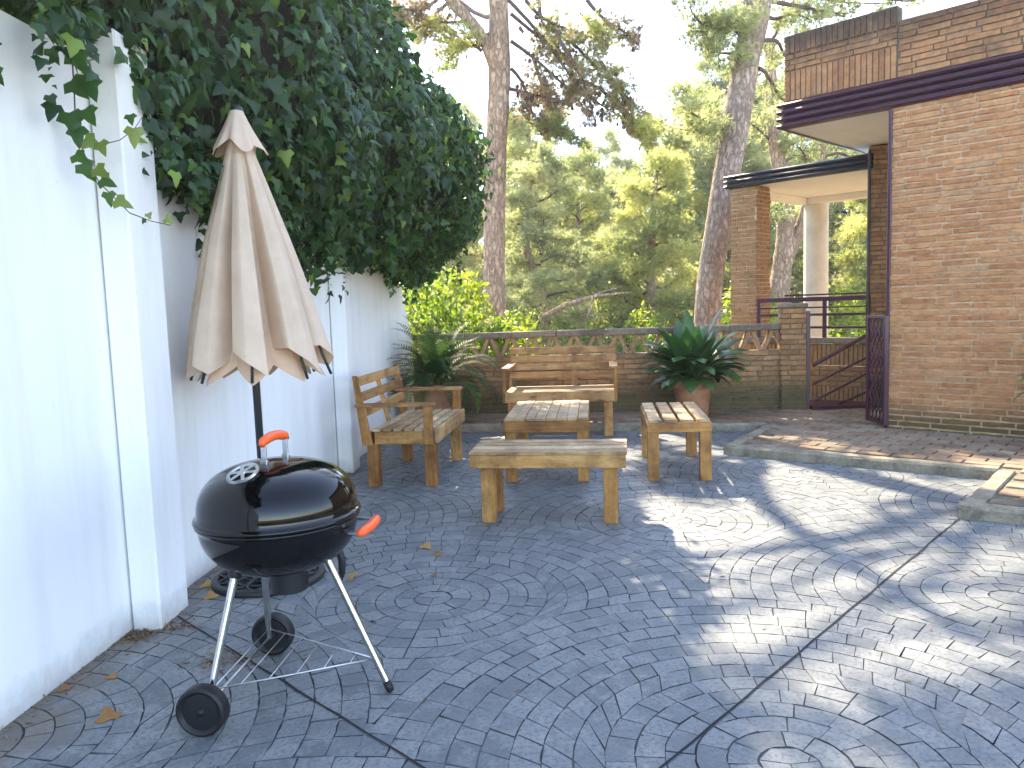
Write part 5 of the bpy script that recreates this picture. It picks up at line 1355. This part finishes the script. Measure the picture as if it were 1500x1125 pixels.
for px, Y, k, s_ in BUSH:
    p = at(px, 460, Y); o = sk[k] if ff[k] else copy_tree(sk[k]); ff[k] = False
    o.location = (p.x, Y, terrain(p.x, Y) - .05); o.scale = (s_, s_, s_ * rng.uniform(.85, 1.1)); o.rotation_euler = (0, 0, rng.uniform(0, 6.28)); tag(o, LB[k], "shrub", "undergrowth bushes beyond the wall")
# bare fallen limb on the slope
fb = thing("fallen_branch", "bare pale fallen branch lying across the wooded slope", "branch", at(800, 462, 15)); of = fb.location
mb = MB(); mb.tube([at(px, py, 15) - of for px, py in ((796, 464), (830, 446), (870, 434), (905, 430), (925, 428))], [.05, .045, .035, .022, .012], 8)
mb.build("stem", MAT['bark'], fb, True)
mb = MB(); mb.tube([at(px, py, 15) - of for px, py in ((862, 436), (880, 428), (912, 420))], [.022, .016, .008], 6); mb.tube([at(px, py, 15) - of for px, py in ((868, 436), (866, 450), (858, 468))], [.028, .022, .016], 6); mb.build("twig", MAT['bark'], fb, True)

# ================================================================== LEAVES ON THE PATIO
for (x, y, s_, tn, lb) in ((-1.355, 2.428, .085, .35, "large orange-brown dead leaf on the patio left of the grill wheel"), (-1.487, 2.735, .045, .5, "small curled brown leaf below the first pilaster"), (-1.62, 2.66, .045, .2, "dark brown leaf at the foot of the near wall panel"), (-.801, 3.697, .06, .85, "pale tan leaf on the patio right of the parasol base"),
                       (-.513, 4.191, .075, .9, "pale dry leaf lying in front of the side bench"), (-.439, 4.03, .05, .1, "dark curled leaf beside the pale dry leaf"), (-1.50, 3.68, .06, .95, "yellow leaf against the parasol base"), (-1.43, 3.50, .07, .8, "ochre leaf just in front of the parasol base"), (-.40, 3.70, .04, .05, "tiny dark leaf on the open patio beyond the grill")):
    n = Vector((rng.uniform(-.4, .4), rng.uniform(-.5, .2), 1)); a = rng.uniform(0, 6.28)
    tv = IVY_V.copy(); tv[:, 2] += .30 * tv[:, 0] ** 2 * 1.4 + .12 * (tv[:, 1] - .4) ** 2; tv[:, 2] -= tv[:, 2].min()
    V, Fc = scatter(tv, IVY_F, np.array([[0, 0, .004]]), np.array([n]), np.array([[math.cos(a), math.sin(a), 0]]), np.array([s_])); V[:, 2] -= V[:, 2].min() - .002
    tag(arr_mesh("dead_leaf", V, Fc, np.clip(tn + nr.normal(0, .08, len(Fc)), 0, 1), MAT['dry_leaf'], None, (x, y, 0)), lb, "leaf", "dead leaves on the patio")
# crumbs and needles gathered along the wall foot and kerbs
P = []
for i in range(2600):
    y = rng.uniform(1.4, 6.3); off = abs(rng.gauss(0, .045)); k = rng.random()
    if k < .3: y, off = rng.gauss(3.12, .05), rng.uniform(0, .13)
    elif k < .42: y, off = rng.gauss(6.2, .07), rng.uniform(0, .14)
    x = wx(y) + off + (.12 if 3.15 < y < 3.45 else 0); P.append((x, y, .004))
for i in range(420): P.append((rng.gauss(-1.12, .10), rng.gauss(2.83, .05), .004))
for i in range(900): P.append((rng.uniform(-1.5, 3.5), rng.uniform(1.6, 7.4), .003))
for i in range(500): x = rng.uniform(-.5, 4.5); P.append((x, rng.gauss(8.5 - .12 * x, .2) if x < 2.6 else rng.uniform(6.2, 7.4), TZ + .012))
P = np.array(P); n = len(P); N = norm(np.tile([[0, 0, 1.0]], (n, 1)) + nr.normal(size=(n, 3)) * .35); T = nr.normal(size=(n, 3)); T[:, 2] *= .2
tv = OVAL_V * np.array([.5, 1, 1]); V, Fc = scatter(tv, OVAL_F, P, N, T, np.clip(nr.exponential(.011, n), .006, .032)); 
tag(arr_mesh("leaf_litter", V, Fc, np.repeat(nr.random(n), len(OVAL_F)), MAT['debris']), "brown crumbs of leaf and needles along the foot of the white wall", "leaf litter", kind='stuff')


# ================================================================== the bright air between the pines
hz = NT("haze_air")
pv = hz.n("VolumePrincipled", {"Color": (0.95, 0.96, 0.97, 1.0), "Density": 0.0011, "Anisotropy": 0.45})
hz.t.links.new(pv.outputs[0], hz.out.inputs["Volume"])
mb = MB(); X0, X1, Y0, Y1, Z0, Z1 = -60, 60, -45, 90, -2.0, 24.0
mb.add([(X0, Y0, Z0), (X1, Y0, Z0), (X1, Y1, Z0), (X0, Y1, Z0), (X0, Y0, Z1), (X1, Y0, Z1), (X1, Y1, Z1), (X0, Y1, Z1)], [(3, 2, 1, 0), (4, 5, 6, 7), (0, 1, 5, 4), (1, 2, 6, 5), (2, 3, 7, 6), (3, 0, 4, 7)])
tag(mb.build("haze", hz.m), kind='stuff')
